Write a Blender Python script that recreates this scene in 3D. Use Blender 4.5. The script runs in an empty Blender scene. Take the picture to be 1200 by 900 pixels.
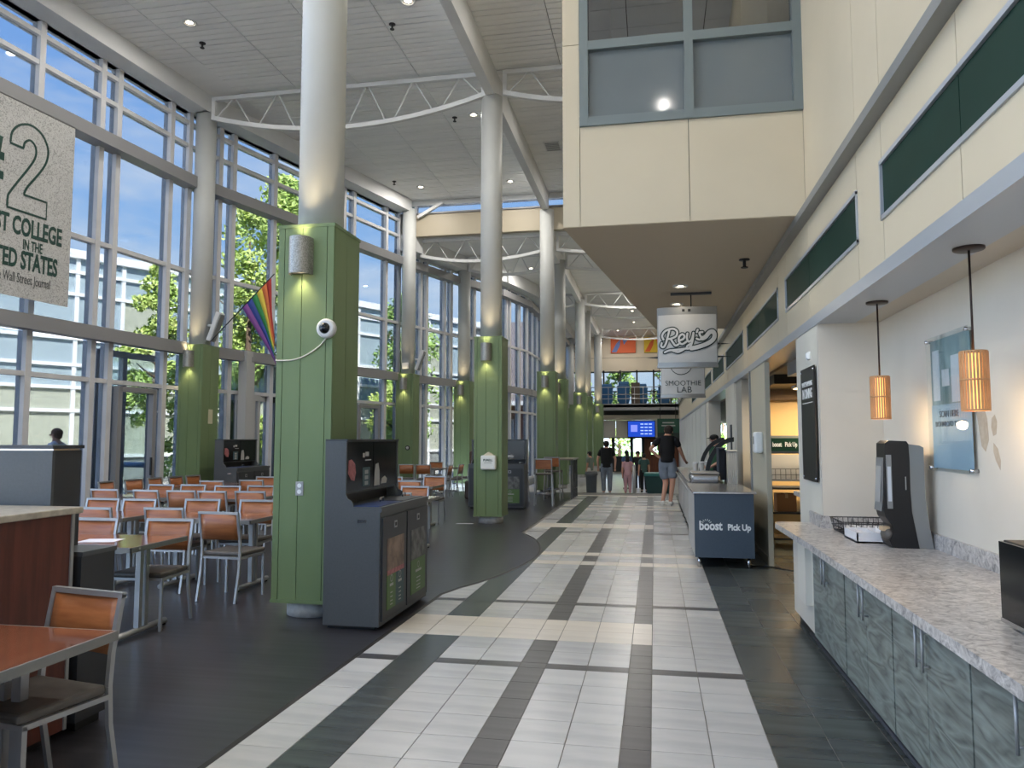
import bpy, bmesh, math, random
from mathutils import Vector, Matrix
random.seed(7)
R = math.radians
scene = bpy.context.scene
C = scene.collection
# ------------------------------------------------------------------ camera
cam_d = bpy.data.cameras.new('camera'); cam = bpy.data.objects.new('camera', cam_d); C.objects.link(cam)
cam_d.sensor_width = 36.0; cam_d.lens = 880.0 / 1200.0 * 36.0
cam_d.clip_start = 0.05; cam_d.clip_end = 500
cam.location = (0, 0, 1.6); cam.rotation_euler = (R(90 + 4.2244), 0, R(10.7169))
scene.camera = cam
# ------------------------------------------------------------------ world, sun, exposure
SKY_STRENGTH = 3.0
world = bpy.data.worlds.new('world'); scene.world = world; world.use_nodes = True
wn = world.node_tree; wn.nodes.clear()
w_out = wn.nodes.new('ShaderNodeOutputWorld'); w_bg = wn.nodes.new('ShaderNodeBackground')
w_tc = wn.nodes.new('ShaderNodeTexCoord'); w_sep = wn.nodes.new('ShaderNodeSeparateXYZ')
w_ramp = wn.nodes.new('ShaderNodeValToRGB'); w_map = wn.nodes.new('ShaderNodeMapping')
w_noise = wn.nodes.new('ShaderNodeTexNoise'); w_cr = wn.nodes.new('ShaderNodeValToRGB'); w_mix = wn.nodes.new('ShaderNodeMixRGB')
wn.links.new(w_tc.outputs['Generated'], w_sep.inputs[0]); wn.links.new(w_sep.outputs['Z'], w_ramp.inputs[0])
els = w_ramp.color_ramp.elements
els[0].position = 0.0; els[0].color = (0.62, 0.78, 0.92, 1)
els[1].position = 0.85; els[1].color = (0.12, 0.29, 0.80, 1)
e = els.new(0.22); e.color = (0.36, 0.60, 0.98, 1)
e = els.new(0.5); e.color = (0.20, 0.42, 0.92, 1)
wn.links.new(w_tc.outputs['Generated'], w_map.inputs[0]); w_map.inputs['Scale'].default_value = (2.2, 2.2, 7.0)
wn.links.new(w_map.outputs[0], w_noise.inputs['Vector'])
w_noise.inputs['Scale'].default_value = 1.6; w_noise.inputs['Detail'].default_value = 8; w_noise.inputs['Roughness'].default_value = 0.62
wn.links.new(w_noise.outputs[0], w_cr.inputs[0])
w_cr.color_ramp.elements[0].position = 0.46; w_cr.color_ramp.elements[0].color = (0, 0, 0, 1)
w_cr.color_ramp.elements[1].position = 0.78; w_cr.color_ramp.elements[1].color = (0.85, 0.85, 0.85, 1)
wn.links.new(w_cr.outputs[0], w_mix.inputs[0]); wn.links.new(w_ramp.outputs[0], w_mix.inputs[1]); w_mix.inputs[2].default_value = (0.9, 0.94, 1.0, 1)
wn.links.new(w_mix.outputs[0], w_bg.inputs[0]); w_bg.inputs[1].default_value = SKY_STRENGTH
wn.links.new(w_bg.outputs[0], w_out.inputs[0])
sun_d = bpy.data.lights.new('sun', 'SUN'); sun_d.energy = 20.0; sun_d.angle = R(0.6); sun_d.color = (1.0, 0.95, 0.88)
sun = bpy.data.objects.new('sun', sun_d); C.objects.link(sun)
sun.rotation_euler = (R(40), 0, R(-8 + 90 - 35))   # from behind the camera and its right, high
sun.location = (20, -20, 30)
DOWN_W = 38.0
scene.view_settings.view_transform = 'Standard'; scene.view_settings.look = 'None'
scene.view_settings.exposure = 0.65; scene.view_settings.gamma = 1.0; scene.view_settings.use_curve_mapping = False
cy = scene.cycles
cy.use_denoising = True
cy.max_bounces = 10; cy.diffuse_bounces = 5; cy.glossy_bounces = 4; cy.transparent_max_bounces = 24; cy.transmission_bounces = 6
cy.sample_clamp_indirect = 6.0; cy.caustics_reflective = False; cy.caustics_refractive = False
# ------------------------------------------------------------------ helpers: colour and material
def lin(c):
    c = c / 255.0
    return c / 12.92 if c <= 0.04045 else ((c + 0.055) / 1.055) ** 2.4
def rgb(t): return (lin(t[0]), lin(t[1]), lin(t[2]), 1.0)
MATS = {}
def mat(name, col, rough=0.5, metal=0.0, col2=None, scale=(6, 6, 6), detail=4, lo=0.35, hi=0.65, bump=0.0, spec=0.5, dist=0.0, coord='Object', emit=None, estr=0.0):
    if name in MATS: return MATS[name]
    m = bpy.data.materials.new(name); m.use_nodes = True; nt = m.node_tree; b = nt.nodes['Principled BSDF']
    b.inputs['Base Color'].default_value = rgb(col); b.inputs['Roughness'].default_value = rough; b.inputs['Metallic'].default_value = metal
    b.inputs['Specular IOR Level'].default_value = spec
    if col2 is not None:
        tc = nt.nodes.new('ShaderNodeTexCoord'); mp = nt.nodes.new('ShaderNodeMapping'); n = nt.nodes.new('ShaderNodeTexNoise'); cr = nt.nodes.new('ShaderNodeValToRGB')
        mp.inputs['Scale'].default_value = scale; n.inputs['Scale'].default_value = 1.0; n.inputs['Detail'].default_value = detail; n.inputs['Distortion'].default_value = dist
        nt.links.new(tc.outputs[coord], mp.inputs[0]); nt.links.new(mp.outputs[0], n.inputs['Vector']); nt.links.new(n.outputs[0], cr.inputs[0])
        cr.color_ramp.elements[0].position = lo; cr.color_ramp.elements[1].position = hi
        cr.color_ramp.elements[0].color = rgb(col); cr.color_ramp.elements[1].color = rgb(col2)
        nt.links.new(cr.outputs[0], b.inputs['Base Color'])
        if bump > 0:
            bp = nt.nodes.new('ShaderNodeBump'); bp.inputs['Strength'].default_value = bump; bp.inputs['Distance'].default_value = 0.01
            nt.links.new(n.outputs[0], bp.inputs['Height']); nt.links.new(bp.outputs[0], b.inputs['Normal'])
    if emit is not None:
        b.inputs['Emission Color'].default_value = rgb(emit); b.inputs['Emission Strength'].default_value = estr
    MATS[name] = m
    return m
def glass(name, tint, refl=0.06, rough=0.0, fres=True):
    if name in MATS: return MATS[name]
    m = bpy.data.materials.new(name); m.use_nodes = True; nt = m.node_tree; nt.nodes.clear()
    o = nt.nodes.new('ShaderNodeOutputMaterial'); t = nt.nodes.new('ShaderNodeBsdfTransparent'); g = nt.nodes.new('ShaderNodeBsdfGlossy'); mx = nt.nodes.new('ShaderNodeMixShader')
    t.inputs[0].default_value = (tint[0], tint[1], tint[2], 1); g.inputs['Roughness'].default_value = rough
    if fres:
        lw = nt.nodes.new('ShaderNodeLayerWeight'); lw.inputs[0].default_value = 0.5
        pw = nt.nodes.new('ShaderNodeMath'); pw.operation = 'POWER'; pw.inputs[1].default_value = 4.0
        mm = nt.nodes.new('ShaderNodeMath'); mm.operation = 'MULTIPLY_ADD'; mm.inputs[1].default_value = 0.3; mm.inputs[2].default_value = refl; mm.use_clamp = True
        nt.links.new(lw.outputs['Facing'], pw.inputs[0]); nt.links.new(pw.outputs[0], mm.inputs[0]); nt.links.new(mm.outputs[0], mx.inputs[0])
    else: mx.inputs[0].default_value = refl
    nt.links.new(t.outputs[0], mx.inputs[1]); nt.links.new(g.outputs[0], mx.inputs[2]); nt.links.new(mx.outputs[0], o.inputs[0])
    MATS[name] = m
    return m
def emis(name, col, strength):
    if name in MATS: return MATS[name]
    m = bpy.data.materials.new(name); m.use_nodes = True; nt = m.node_tree; nt.nodes.clear()
    o = nt.nodes.new('ShaderNodeOutputMaterial'); e_ = nt.nodes.new('ShaderNodeEmission'); e_.inputs[0].default_value = rgb(col); e_.inputs[1].default_value = strength
    nt.links.new(e_.outputs[0], o.inputs[0]); MATS[name] = m
    return m
# ------------------------------------------------------------------ helpers: mesh builder
class MB:
    def __init__(s): s.v = []; s.f = []; s.sm = []; s.mi = []
    def add(s, vs, fs, smooth=False, mi=0):
        b = len(s.v); s.v += [tuple(q) for q in vs]
        for f in fs: s.f.append([b + i for i in f]); s.sm.append(smooth); s.mi.append(mi)
        return s
    def box(s, x0, x1, y0, y1, z0, z1, mi=0):
        vs = [(x0, y0, z0), (x1, y0, z0), (x1, y1, z0), (x0, y1, z0), (x0, y0, z1), (x1, y0, z1), (x1, y1, z1), (x0, y1, z1)]
        return s.add(vs, [(3, 2, 1, 0), (4, 5, 6, 7), (0, 1, 5, 4), (1, 2, 6, 5), (2, 3, 7, 6), (3, 0, 4, 7)], False, mi)
    def rbox(s, x0, x1, y0, y1, z0, z1, b=0.008, seg=2):
        bm = bmesh.new(); bmesh.ops.create_cube(bm, size=1.0)
        bmesh.ops.scale(bm, vec=(x1 - x0, y1 - y0, z1 - z0), verts=bm.verts); bmesh.ops.translate(bm, vec=((x0 + x1) / 2, (y0 + y1) / 2, (z0 + z1) / 2), verts=bm.verts)
        bmesh.ops.bevel(bm, geom=bm.edges[:] , offset=b, segments=seg, affect='EDGES', profile=0.5)
        bm.verts.index_update()
        s.add([v.co for v in bm.verts], [[v.index for v in f.verts] for f in bm.faces], False); bm.free()
        return s
    def prism(s, pts, z0, z1, mi=0):      # pts: CCW outline in XY
        n = len(pts); vs = [(p[0], p[1], z0) for p in pts] + [(p[0], p[1], z1) for p in pts]
        fs = [tuple(range(n - 1, -1, -1)), tuple(range(n, 2 * n))] + [(i, (i + 1) % n, n + (i + 1) % n, n + i) for i in range(n)]
        return s.add(vs, fs, False, mi)
    def extr(s, pts, axis, a0, a1, smooth=False):  # outline in a plane, pushed along axis 'x','y'
        n = len(pts)
        if axis == 'x': vs = [(a0, p[0], p[1]) for p in pts] + [(a1, p[0], p[1]) for p in pts]
        else: vs = [(p[0], a0, p[1]) for p in pts] + [(p[0], a1, p[1]) for p in pts]
        fs = [tuple(range(n - 1, -1, -1)), tuple(range(n, 2 * n))]
        s.add(vs, fs, False); b = len(s.v) - 2 * n
        for i in range(n): s.f.append([b + i, b + (i + 1) % n, b + n + (i + 1) % n, b + n + i]); s.sm.append(smooth); s.mi.append(0)
        return s
    def tube(s, pts, r, n=8, caps=True, mi=0, sq=False, smooth=True):
        pts = [Vector(p) for p in pts]; rs = r if isinstance(r, (list, tuple)) else [r] * len(pts); rings = []
        prev = None
        for i, p in enumerate(pts):
            d = (pts[min(i + 1, len(pts) - 1)] - pts[max(i - 1, 0)]); d.normalize()
            if prev is None:
                ref = Vector((0, 0, 1)) if abs(d.z) < 0.9 else Vector((0, 1, 0))
                a = d.cross(ref).normalized()
            else:
                a = (prev - d * prev.dot(d)).normalized()
            prev = a; b_ = d.cross(a)
            off = math.pi / 4 if sq else 0.0; k = 4 if sq else n; rr = rs[i] * (1.4142 if sq else 1)
            rings.append([p + a * math.cos(off + 2 * math.pi * j / k) * rr + b_ * math.sin(off + 2 * math.pi * j / k) * rr for j in range(k)])
        k = len(rings[0]); vs = [q for rg in rings for q in rg]; fs = []
        for i in range(len(rings) - 1):
            for j in range(k): fs.append((i * k + j, i * k + (j + 1) % k, (i + 1) * k + (j + 1) % k, (i + 1) * k + j))
        s.add(vs, fs, smooth and not sq, mi)
        if caps:
            b = len(s.v) - len(vs)
            s.f.append([b + j for j in range(k - 1, -1, -1)]); s.sm.append(False); s.mi.append(mi)
            s.f.append([b + (len(rings) - 1) * k + j for j in range(k)]); s.sm.append(False); s.mi.append(mi)
        return s
    def cyl(s, x, y, z0, z1, r, n=20, r2=None, mi=0):
        return s.tube([(x, y, z0), (x, y, z1)], [r, r if r2 is None else r2], n, True, mi)
    def lathe(s, prof, n=20, cx=0, cy=0, mi=0):   # prof: [(r,z)...]
        k = len(prof); vs = []
        for i in range(n):
            a = 2 * math.pi * i / n; vs += [(cx + p[0] * math.cos(a), cy + p[0] * math.sin(a), p[1]) for p in prof]
        fs = []
        for i in range(n):
            j = (i + 1) % n
            for q in range(k - 1): fs.append((i * k + q, j * k + q, j * k + q + 1, i * k + q + 1))
        return s.add(vs, fs, True, mi)
    def ball(s, c, r, n=12, m=8, mi=0):
        rx, ry, rz = (r, r, r) if not isinstance(r, (tuple, list)) else r
        vs = [(c[0], c[1], c[2] - rz)]; 
        for i in range(1, m):
            t = -math.pi / 2 + math.pi * i / m
            for j in range(n):
                a = 2 * math.pi * j / n; vs.append((c[0] + rx * math.cos(t) * math.cos(a), c[1] + ry * math.cos(t) * math.sin(a), c[2] + rz * math.sin(t)))
        vs.append((c[0], c[1], c[2] + rz)); fs = []
        for j in range(n): fs.append((0, 1 + (j + 1) % n, 1 + j)); fs.append((len(vs) - 1, 1 + (m - 2) * n + j, 1 + (m - 2) * n + (j + 1) % n))
        for i in range(m - 2):
            for j in range(n): fs.append((1 + i * n + j, 1 + i * n + (j + 1) % n, 1 + (i + 1) * n + (j + 1) % n, 1 + (i + 1) * n + j))
        return s.add(vs, fs, True, mi)
    def mesh(s, name, mats):
        me = bpy.data.meshes.new(name); me.from_pydata(s.v, [], s.f)
        me.polygons.foreach_set('use_smooth', s.sm); me.polygons.foreach_set('material_index', s.mi)
        for m in (mats if isinstance(mats, (list, tuple)) else [mats]): me.materials.append(m)
        me.update()
        return me
def link(name, me, parent=None, loc=None, rot=None):
    o = bpy.data.objects.new(name, me); C.objects.link(o)
    if parent is not None: o.parent = parent
    if loc is not None: o.location = loc
    if rot is not None: o.rotation_euler = rot
    return o
def obj(name, mb, m, parent=None, loc=None, rot=None): return link(name, mb.mesh(name, m), parent, loc, rot)
def tag(o, label, cat, group=None):
    o['label'] = label; o['category'] = cat
    if group: o['group'] = group
    return o
def thing(name, label, cat, loc=(0, 0, 0), rz=0.0, group=None):
    o = bpy.data.objects.new(name, None); C.objects.link(o); o.location = loc; o.rotation_euler = (0, 0, rz); o.empty_display_size = 0.1
    return tag(o, label, cat, group)
def struct(name, mb, m): o = obj(name, mb, m); o['kind'] = 'structure'; return o
def structE(name):
    o = bpy.data.objects.new(name, None); C.objects.link(o); o['kind'] = 'structure'; return o
def dup(root, loc, rz, label=None, group=None):
    r = root.copy(); C.objects.link(r); r.location = loc; r.rotation_euler = (0, 0, rz)
    if label: r['label'] = label
    if group: r['group'] = group
    for ch in list(root.children):
        c = ch.copy(); C.objects.link(c); c.parent = r
        for g in ch.children:
            d = g.copy(); C.objects.link(d); d.parent = c
    return r
TMP = bpy.data.scenes.new('scratch'); TVL = TMP.view_layers[0]
FACE = {'-y': (R(90), 0, 0), '+x': (R(90), 0, R(90)), '-x': (R(90), 0, R(-90)), '+y': (R(90), 0, R(180))}
def text(name, body, size, m, parent, loc, face='-y', bold=0.0, ex=0.002, sx=1.0, align='CENTER', shear=0.0, space=1.0):
    cu = bpy.data.curves.new(name, 'FONT'); cu.body = body; cu.size = size; cu.extrude = ex; cu.offset = bold; cu.align_x = align; cu.align_y = 'CENTER'; cu.shear = shear; cu.resolution_u = 3
    cu.space_character = space
    t = bpy.data.objects.new(name, cu); TMP.collection.objects.link(t)
    TVL.update(); dg = TVL.depsgraph; me = bpy.data.meshes.new_from_object(t.evaluated_get(dg)); me.name = name
    bpy.data.objects.remove(t); bpy.data.curves.remove(cu)
    me.materials.clear(); me.materials.append(m)
    o = link(name, me, parent, loc, face if isinstance(face, tuple) else FACE[face]); o.scale = (sx, 1, 1)
    return o
def smooth_pts(pts, k=6, closed=False):
    out = []; n = len(pts)
    for i in range(n - 1 if not closed else n):
        p0 = pts[(i - 1) % n if closed else max(i - 1, 0)]; p1 = pts[i]; p2 = pts[(i + 1) % n]; p3 = pts[(i + 2) % n if closed else min(i + 2, n - 1)]
        for q in range(k):
            t = q / k; out.append(tuple(0.5 * (2 * b + (c - a) * t + (2 * a - 5 * b + 4 * c - d) * t * t + (3 * b - a - 3 * c + d) * t ** 3) for a, b, c, d in zip(p0, p1, p2, p3)))
    if not closed: out.append(tuple(pts[-1]))
    return out
def ribbon(mb, pts, w, y0, y1, closed=False):   # flat stroke in XZ (pts 2D), thickness from y0 to y1, with round ends
    n = len(pts); L = []; Rr = []
    for i in range(n):
        a = pts[(i - 1) % n if closed else max(i - 1, 0)]; b = pts[(i + 1) % n if closed else min(i + 1, n - 1)]
        dx, dz = b[0] - a[0], b[1] - a[1]; l = math.hypot(dx, dz) or 1.0; nx, nz = -dz / l, dx / l
        ww = w[i] / 2 if isinstance(w, list) else w / 2
        L.append((pts[i][0] + nx * ww, pts[i][1] + nz * ww)); Rr.append((pts[i][0] - nx * ww, pts[i][1] - nz * ww))
    vs = []; 
    for l, r in zip(L, Rr): vs += [(l[0], y0, l[1]), (r[0], y0, r[1]), (l[0], y1, l[1]), (r[0], y1, r[1])]
    fs = []
    for i in range(n if closed else n - 1):
        a = 4 * i; b = 4 * ((i + 1) % n); fs += [(a, b, b + 1, a + 1), (a + 2, a + 3, b + 3, b + 2), (a, a + 2, b + 2, b), (a + 1, b + 1, b + 3, a + 3)]
    mb.add(vs, fs)
    if not closed:
        for q in (0, n - 1):
            ww = w[q] / 2 if isinstance(w, list) else w / 2
            mb.add([(pts[q][0] + ww * math.cos(2 * math.pi * j / 10), y0, pts[q][1] + ww * math.sin(2 * math.pi * j / 10)) for j in range(10)], [tuple(range(10))])
    return mb
# ------------------------------------------------------------------ materials
M_white = mat('white_paint', (214, 215, 215), 0.55, col2=(208, 209, 209), scale=(2, 2, 2))
M_mull = mat('mullion_aluminium', (206, 206, 208), 0.45, 0.0, col2=(198, 198, 200), scale=(3, 3, 3))
M_mulld = mat('beam_grey', (136, 136, 138), 0.5)
M_ceil = mat('ceiling_metal', (238, 238, 236), 0.5, col2=(231, 232, 231), scale=(0.8, 3, 1))
M_ceilgap = mat('ceiling_gap', (70, 70, 70), 0.8)
M_cream = mat('cream_panel', (206, 194, 170), 0.55, col2=(202, 190, 166), scale=(1.2, 1.2, 1.2))
M_creamdk = mat('cream_core', (120, 110, 92), 0.8)
M_wall = mat('alcove_paint', (214, 208, 196), 0.6, col2=(208, 202, 190), scale=(1.5, 1.5, 1.5))
M_rail = mat('blue_grey_metal', (176, 182, 190), 0.35, 0.3)
M_railg = mat('grey_channel', (140, 142, 142), 0.4, 0.3)
M_gpanel = mat('dark_green_panel', (26, 52, 44), 0.6, col2=(30, 56, 48), scale=(2, 2, 2), spec=0.15)
M_green = mat('pillar_green', (112, 131, 92), 0.5, col2=(107, 126, 88), scale=(3, 3, 1.2), spec=0.35)
M_greengap = mat('pillar_groove', (40, 58, 30), 0.8)
M_conc = mat('white_concrete', (205, 205, 202), 0.8, col2=(180, 180, 178), scale=(14, 14, 14))
M_tile = mat('tile_light', (192, 192, 191), 0.26, col2=(178, 179, 179), scale=(2.0, 9, 2), coord='Object', detail=6, bump=0.03)
M_tile2 = mat('tile_light_b', (184, 185, 185), 0.28, col2=(196, 196, 195), scale=(1.6, 8, 2), detail=6)
M_cream_t = mat('tile_cream', (224, 216, 204), 0.28, col2=(214, 206, 194), scale=(2, 9, 2), detail=6)
M_tiledk = mat('tile_charcoal', (82, 81, 84), 0.3, col2=(66, 66, 69), scale=(2, 14, 2), detail=7)
M_tilegr = mat('tile_slate_green', (80, 86, 86), 0.27, col2=(56, 62, 63), scale=(1.6, 12, 2), detail=8, lo=0.3, hi=0.7)
M_tilegr2 = mat('tile_slate_green_b', (62, 69, 69), 0.3, col2=(92, 100, 99), scale=(1.4, 11, 2), detail=8, lo=0.4, hi=0.75)
M_grout = mat('grout', (124, 122, 118), 0.9)
M_vinyl = mat('dark_wood_vinyl', (60, 59, 63), 0.28, col2=(38, 37, 41), scale=(0.9, 20, 1), detail=6, lo=0.3, hi=0.7, spec=0.5)
M_black = mat('black_trim', (22, 22, 24), 0.5)
M_binside = mat('bin_grey', (82, 85, 87), 0.45, col2=(78, 81, 83), scale=(60, 60, 60))
M_bindk = mat('bin_dark', (52, 54, 58), 0.4)
M_chrome = mat('chrome', (200, 200, 202), 0.22, 1.0)
M_steel = mat('chair_steel', (168, 168, 168), 0.35, 0.5)
M_wood = mat('chair_plywood', (176, 112, 68), 0.36, col2=(150, 90, 52), scale=(5, 5, 34), detail=6, lo=0.3, hi=0.7)
M_seat = mat('seat_vinyl', (92, 86, 80), 0.5, col2=(84, 79, 74), scale=(20, 20, 20))
M_table = mat('table_laminate', (146, 92, 68), 0.14, col2=(130, 78, 57), scale=(2, 14, 4), detail=4, lo=0.3, hi=0.7)
_b = M_table.node_tree.nodes['Principled BSDF']; _b.inputs['Coat Weight'].default_value = 0.8; _b.inputs['Coat Roughness'].default_value = 0.08
M_edge = mat('table_edge', (128, 128, 126), 0.4, 0.2)
M_cabwood = mat('cabinet_mahogany', (104, 52, 38), 0.4, col2=(80, 38, 28), scale=(22, 22, 2.2), detail=5)
M_stone = mat('stone_top', (188, 180, 165), 0.3, col2=(160, 152, 138), scale=(18, 18, 18), detail=8)
M_dark = mat('near_black', (18, 18, 20), 0.4)
M_dkglass = mat('dark_screen', (14, 17, 22), 0.12)
M_winframe = mat('blue_grey_frame', (112, 122, 124), 0.4, 0.2)
M_skin = mat('skin', (206, 156, 132), 0.55)
M_lamp = emis('lamp_warm', (255, 226, 180), 9.0)
M_lamp2 = emis('lamp_downlight', (255, 240, 214), 14.0)
M_panewin = glass('window_glass', (0.405, 0.418, 0.425), 0.015)
M_paneclear = glass('clear_glass', (0.97, 0.98, 0.98), 0.02)
M_paneback = glass('end_glass', (0.72, 0.73, 0.73), 0.03)  # unseen end wall, tinted less so more daylight enters
M_panedk = glass('bulkhead_glass', (0.42, 0.46, 0.47), 0.2)
M_film = mat('bulkhead_film_glass', (112, 120, 123), 0.08, col2=(104, 112, 116), scale=(0.8, 0.8, 0.6))
M_acryl = glass('acrylic', (0.93, 0.95, 0.95), 0.02)
M_lettw = mat('white_lettering', (238, 240, 240), 0.5)
M_lettg = mat('dark_green_lettering', (18, 62, 54), 0.5)
def marble():
    m = bpy.data.materials.new('countertop_marble'); m.use_nodes = True; nt = m.node_tree; b = nt.nodes['Principled BSDF']; b.inputs['Roughness'].default_value = 0.28
    tc = nt.nodes.new('ShaderNodeTexCoord'); n1 = nt.nodes.new('ShaderNodeTexNoise'); n1.inputs['Scale'].default_value = 16; n1.inputs['Detail'].default_value = 10; n1.inputs['Distortion'].default_value = 1.6; n1.inputs['Roughness'].default_value = 0.65
    cr = nt.nodes.new('ShaderNodeValToRGB'); nt.links.new(tc.outputs['Object'], n1.inputs['Vector']); nt.links.new(n1.outputs[0], cr.inputs[0]); nt.links.new(cr.outputs[0], b.inputs['Base Color'])
    el = cr.color_ramp.elements; el[0].position = 0.33; el[0].color = rgb((104, 102, 102)); el[1].position = 0.62; el[1].color = rgb((206, 202, 198))
    e_ = el.new(0.47); e_.color = rgb((172, 168, 165))
    return m
M_marble = marble()
def greywood():
    m = bpy.data.materials.new('grey_green_woodgrain'); m.use_nodes = True; nt = m.node_tree; b = nt.nodes['Principled BSDF']; b.inputs['Roughness'].default_value = 0.42
    tc = nt.nodes.new('ShaderNodeTexCoord'); mp = nt.nodes.new('ShaderNodeMapping'); mp.inputs['Rotation'].default_value = (R(35), 0, 0); mp.inputs['Scale'].default_value = (1, 1.1, 5.5)
    n1 = nt.nodes.new('ShaderNodeTexNoise'); n1.inputs['Scale'].default_value = 1.7; n1.inputs['Detail'].default_value = 1.5; n1.inputs['Distortion'].default_value = 0.9
    ml = nt.nodes.new('ShaderNodeMath'); ml.operation = 'MULTIPLY'; ml.inputs[1].default_value = 9.0; fr = nt.nodes.new('ShaderNodeMath'); fr.operation = 'PINGPONG'; fr.inputs[1].default_value = 1.0
    mp2 = nt.nodes.new('ShaderNodeMapping'); mp2.inputs['Rotation'].default_value = (R(35), 0, 0); mp2.inputs['Scale'].default_value = (1, 6, 60)
    n2 = nt.nodes.new('ShaderNodeTexNoise'); n2.inputs['Scale'].default_value = 1.0; n2.inputs['Detail'].default_value = 6
    mx = nt.nodes.new('ShaderNodeMixRGB'); mx.inputs[0].default_value = 0.55; cr = nt.nodes.new('ShaderNodeValToRGB')
    nt.links.new(tc.outputs['Object'], mp.inputs[0]); nt.links.new(tc.outputs['Object'], mp2.inputs[0]); nt.links.new(mp.outputs[0], n1.inputs['Vector']); nt.links.new(mp2.outputs[0], n2.inputs['Vector'])
    nt.links.new(n1.outputs[0], ml.inputs[0]); nt.links.new(ml.outputs[0], fr.inputs[0])
    nt.links.new(fr.outputs[0], mx.inputs[1]); nt.links.new(n2.outputs[0], mx.inputs[2]); nt.links.new(mx.outputs[0], cr.inputs[0]); nt.links.new(cr.outputs[0], b.inputs['Base Color'])
    el = cr.color_ramp.elements; el[0].position = 0.18; el[0].color = rgb((84, 88, 84)); el[1].position = 0.8; el[1].color = rgb((138, 146, 140)); e_ = el.new(0.42); e_.color = rgb((112, 118, 112))
    return m
M_gwood = greywood()
# ================================================================== FLOOR
YE = 22.7                                            # the upper floor ends in a step here
floor = struct('floor', MB().box(-2.6, 5.2, -8, YE, -0.15, 0.0), M_grout)
rows = []                                            # (y0, y1, kind)
def half(c, sgn):
    o = [0.0, 0.24, 0.53] + [0.53 + 0.32 * i for i in range(1, 8)] + [2.89, 3.20, 3.51, 3.85]
    k = ['L', 'C2'] + ['L'] * 7 + ['D', 'L', 'L', 'C']
    for i in range(len(k)):
        a, b = c + sgn * o[i], c + sgn * o[i + 1]; rows.append((min(a, b), max(a, b), k[i]))
for c_ in (-5.14, 2.56, 10.26, 17.96): half(c_, -1); half(c_, 1)
rows = sorted(r for r in rows if r[1] > -4 and r[0] < YE)
half_rows = [(22.0 - 0, 22.35, 'L'), (22.35, YE, 'L')]
COLS = [(-2.2, -1.88, 'L'), (-1.88, -1.58, 'G'), (-1.58, -1.27, 'L'), (-1.27, -0.96, 'L'), (-0.96, -0.775, 'K'), (-0.775, -0.485, 'L'), (-0.485, -0.195, 'L'),
        (-0.195, -0.04, 'K'), (-0.04, 0.265, 'L8'), (0.265, 0.572, 'L8')]
TM = {'L': M_tile, 'L2': M_tile2, 'C': M_cream_t, 'K': M_tiledk, 'G': M_tilegr, 'G2': M_tilegr2}
tiles = []
for (y0, y1, rk) in rows:
    y1 = min(y1, YE)
    for ci, (x0, x1, ck) in enumerate(COLS):
        if ck in ('L', 'L8'):
            if rk == 'D': k = 'K'
            elif rk == 'C' and ck == 'L': k = 'C'
            elif rk == 'C2': k = 'C'
            else: k = random.choice(('L', 'L', 'L2'))
        elif ck == 'K': k = 'C' if rk in ('C', 'C2') else 'K'
        else: k = 'C' if rk == 'C' else 'G'
        tiles.append((x0, x1, y0, y1, k))
y = -4.0
while y < YE:
    for (x0, x1) in ((0.572, 0.885), (0.885, 1.2), (1.2, 1.515), (1.515, 1.83), (1.83, 2.145), (2.145, 2.46), (2.46, 2.8)):
        if x1 > 1.25 and y < 7.0: 
            if x0 >= 1.5: continue
        tiles.append((x0, x1, y, min(y + 0.3, YE), random.choice(('G', 'G2'))))
    y += 0.3
vis = [t for t in tiles if t[3] > 3.2]
vis.sort(key=lambda t: (t[2] ** 2 + (t[0]) ** 2))
far_mb = MB(); kinds = ['L', 'L2', 'C', 'K', 'G', 'G2']
near_n = 0; cache = {}
for t in vis + [t for t in tiles if t[3] <= 3.2]:
    g = 0.003
    if near_n < 300 and t[3] > 3.2:
        key = (round(t[1] - t[0], 3), round(t[3] - t[2], 3), t[4])
        if key not in cache:
            hx, hy = (t[1] - t[0]) / 2 - g, (t[3] - t[2]) / 2 - g * 0.6
            cache[key] = MB().box(-hx, hx, -hy, hy, -0.002, 0.004).mesh('floor_tile', TM[t[4]])
        link('floor_tile', cache[key], floor, ((t[0] + t[1]) / 2, (t[2] + t[3]) / 2, 0)); near_n += 1
    else:
        far_mb.box(t[0] + g, t[1] - g, t[2] + g, t[3] - g, -0.002, 0.004, kinds.index(t[4]))
ft = obj('distant_floor_tiles', far_mb, [TM[k] for k in kinds], floor); ft['kind'] = 'stuff'
# dark vinyl plank floor with its curved edge
edge = [(-2.2, -8), (-2.2, 7.62), (-2.1, 7.98), (-1.97, 8.3), (-1.84, 8.72), (-1.73, 9.3), (-1.64, 9.95), (-1.62, 10.4), (-1.66, 10.9), (-1.75, 11.4), (-1.9, 12.0), (-2.05, 12.4), (-2.28, 12.86), (-2.28, YE)]
edge = edge[:2] + smooth_pts(edge[2:-1], 4) + edge[-1:]
vf = struct('floor', MB().prism(edge + [(-12.5, YE), (-12.5, -8)], -0.15, 0.007), M_vinyl)
tr = MB()
for a, b in zip(edge[:-1], edge[1:]): 
    d = Vector((b[0] - a[0], b[1] - a[1], 0)).normalized(); n_ = Vector((d.y, -d.x, 0)) * 0.028
    tr.add([(a[0], a[1], 0.0), (b[0], b[1], 0.0), (b[0], b[1], 0.012), (a[0], a[1], 0.012), (a[0] + n_.x, a[1] + n_.y, 0.0), (b[0] + n_.x, b[1] + n_.y, 0.0), (b[0] + n_.x, b[1] + n_.y, 0.006), (a[0] + n_.x, a[1] + n_.y, 0.006)],
           [(0, 1, 2, 3), (3, 2, 6, 7), (4, 7, 6, 5)])
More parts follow.
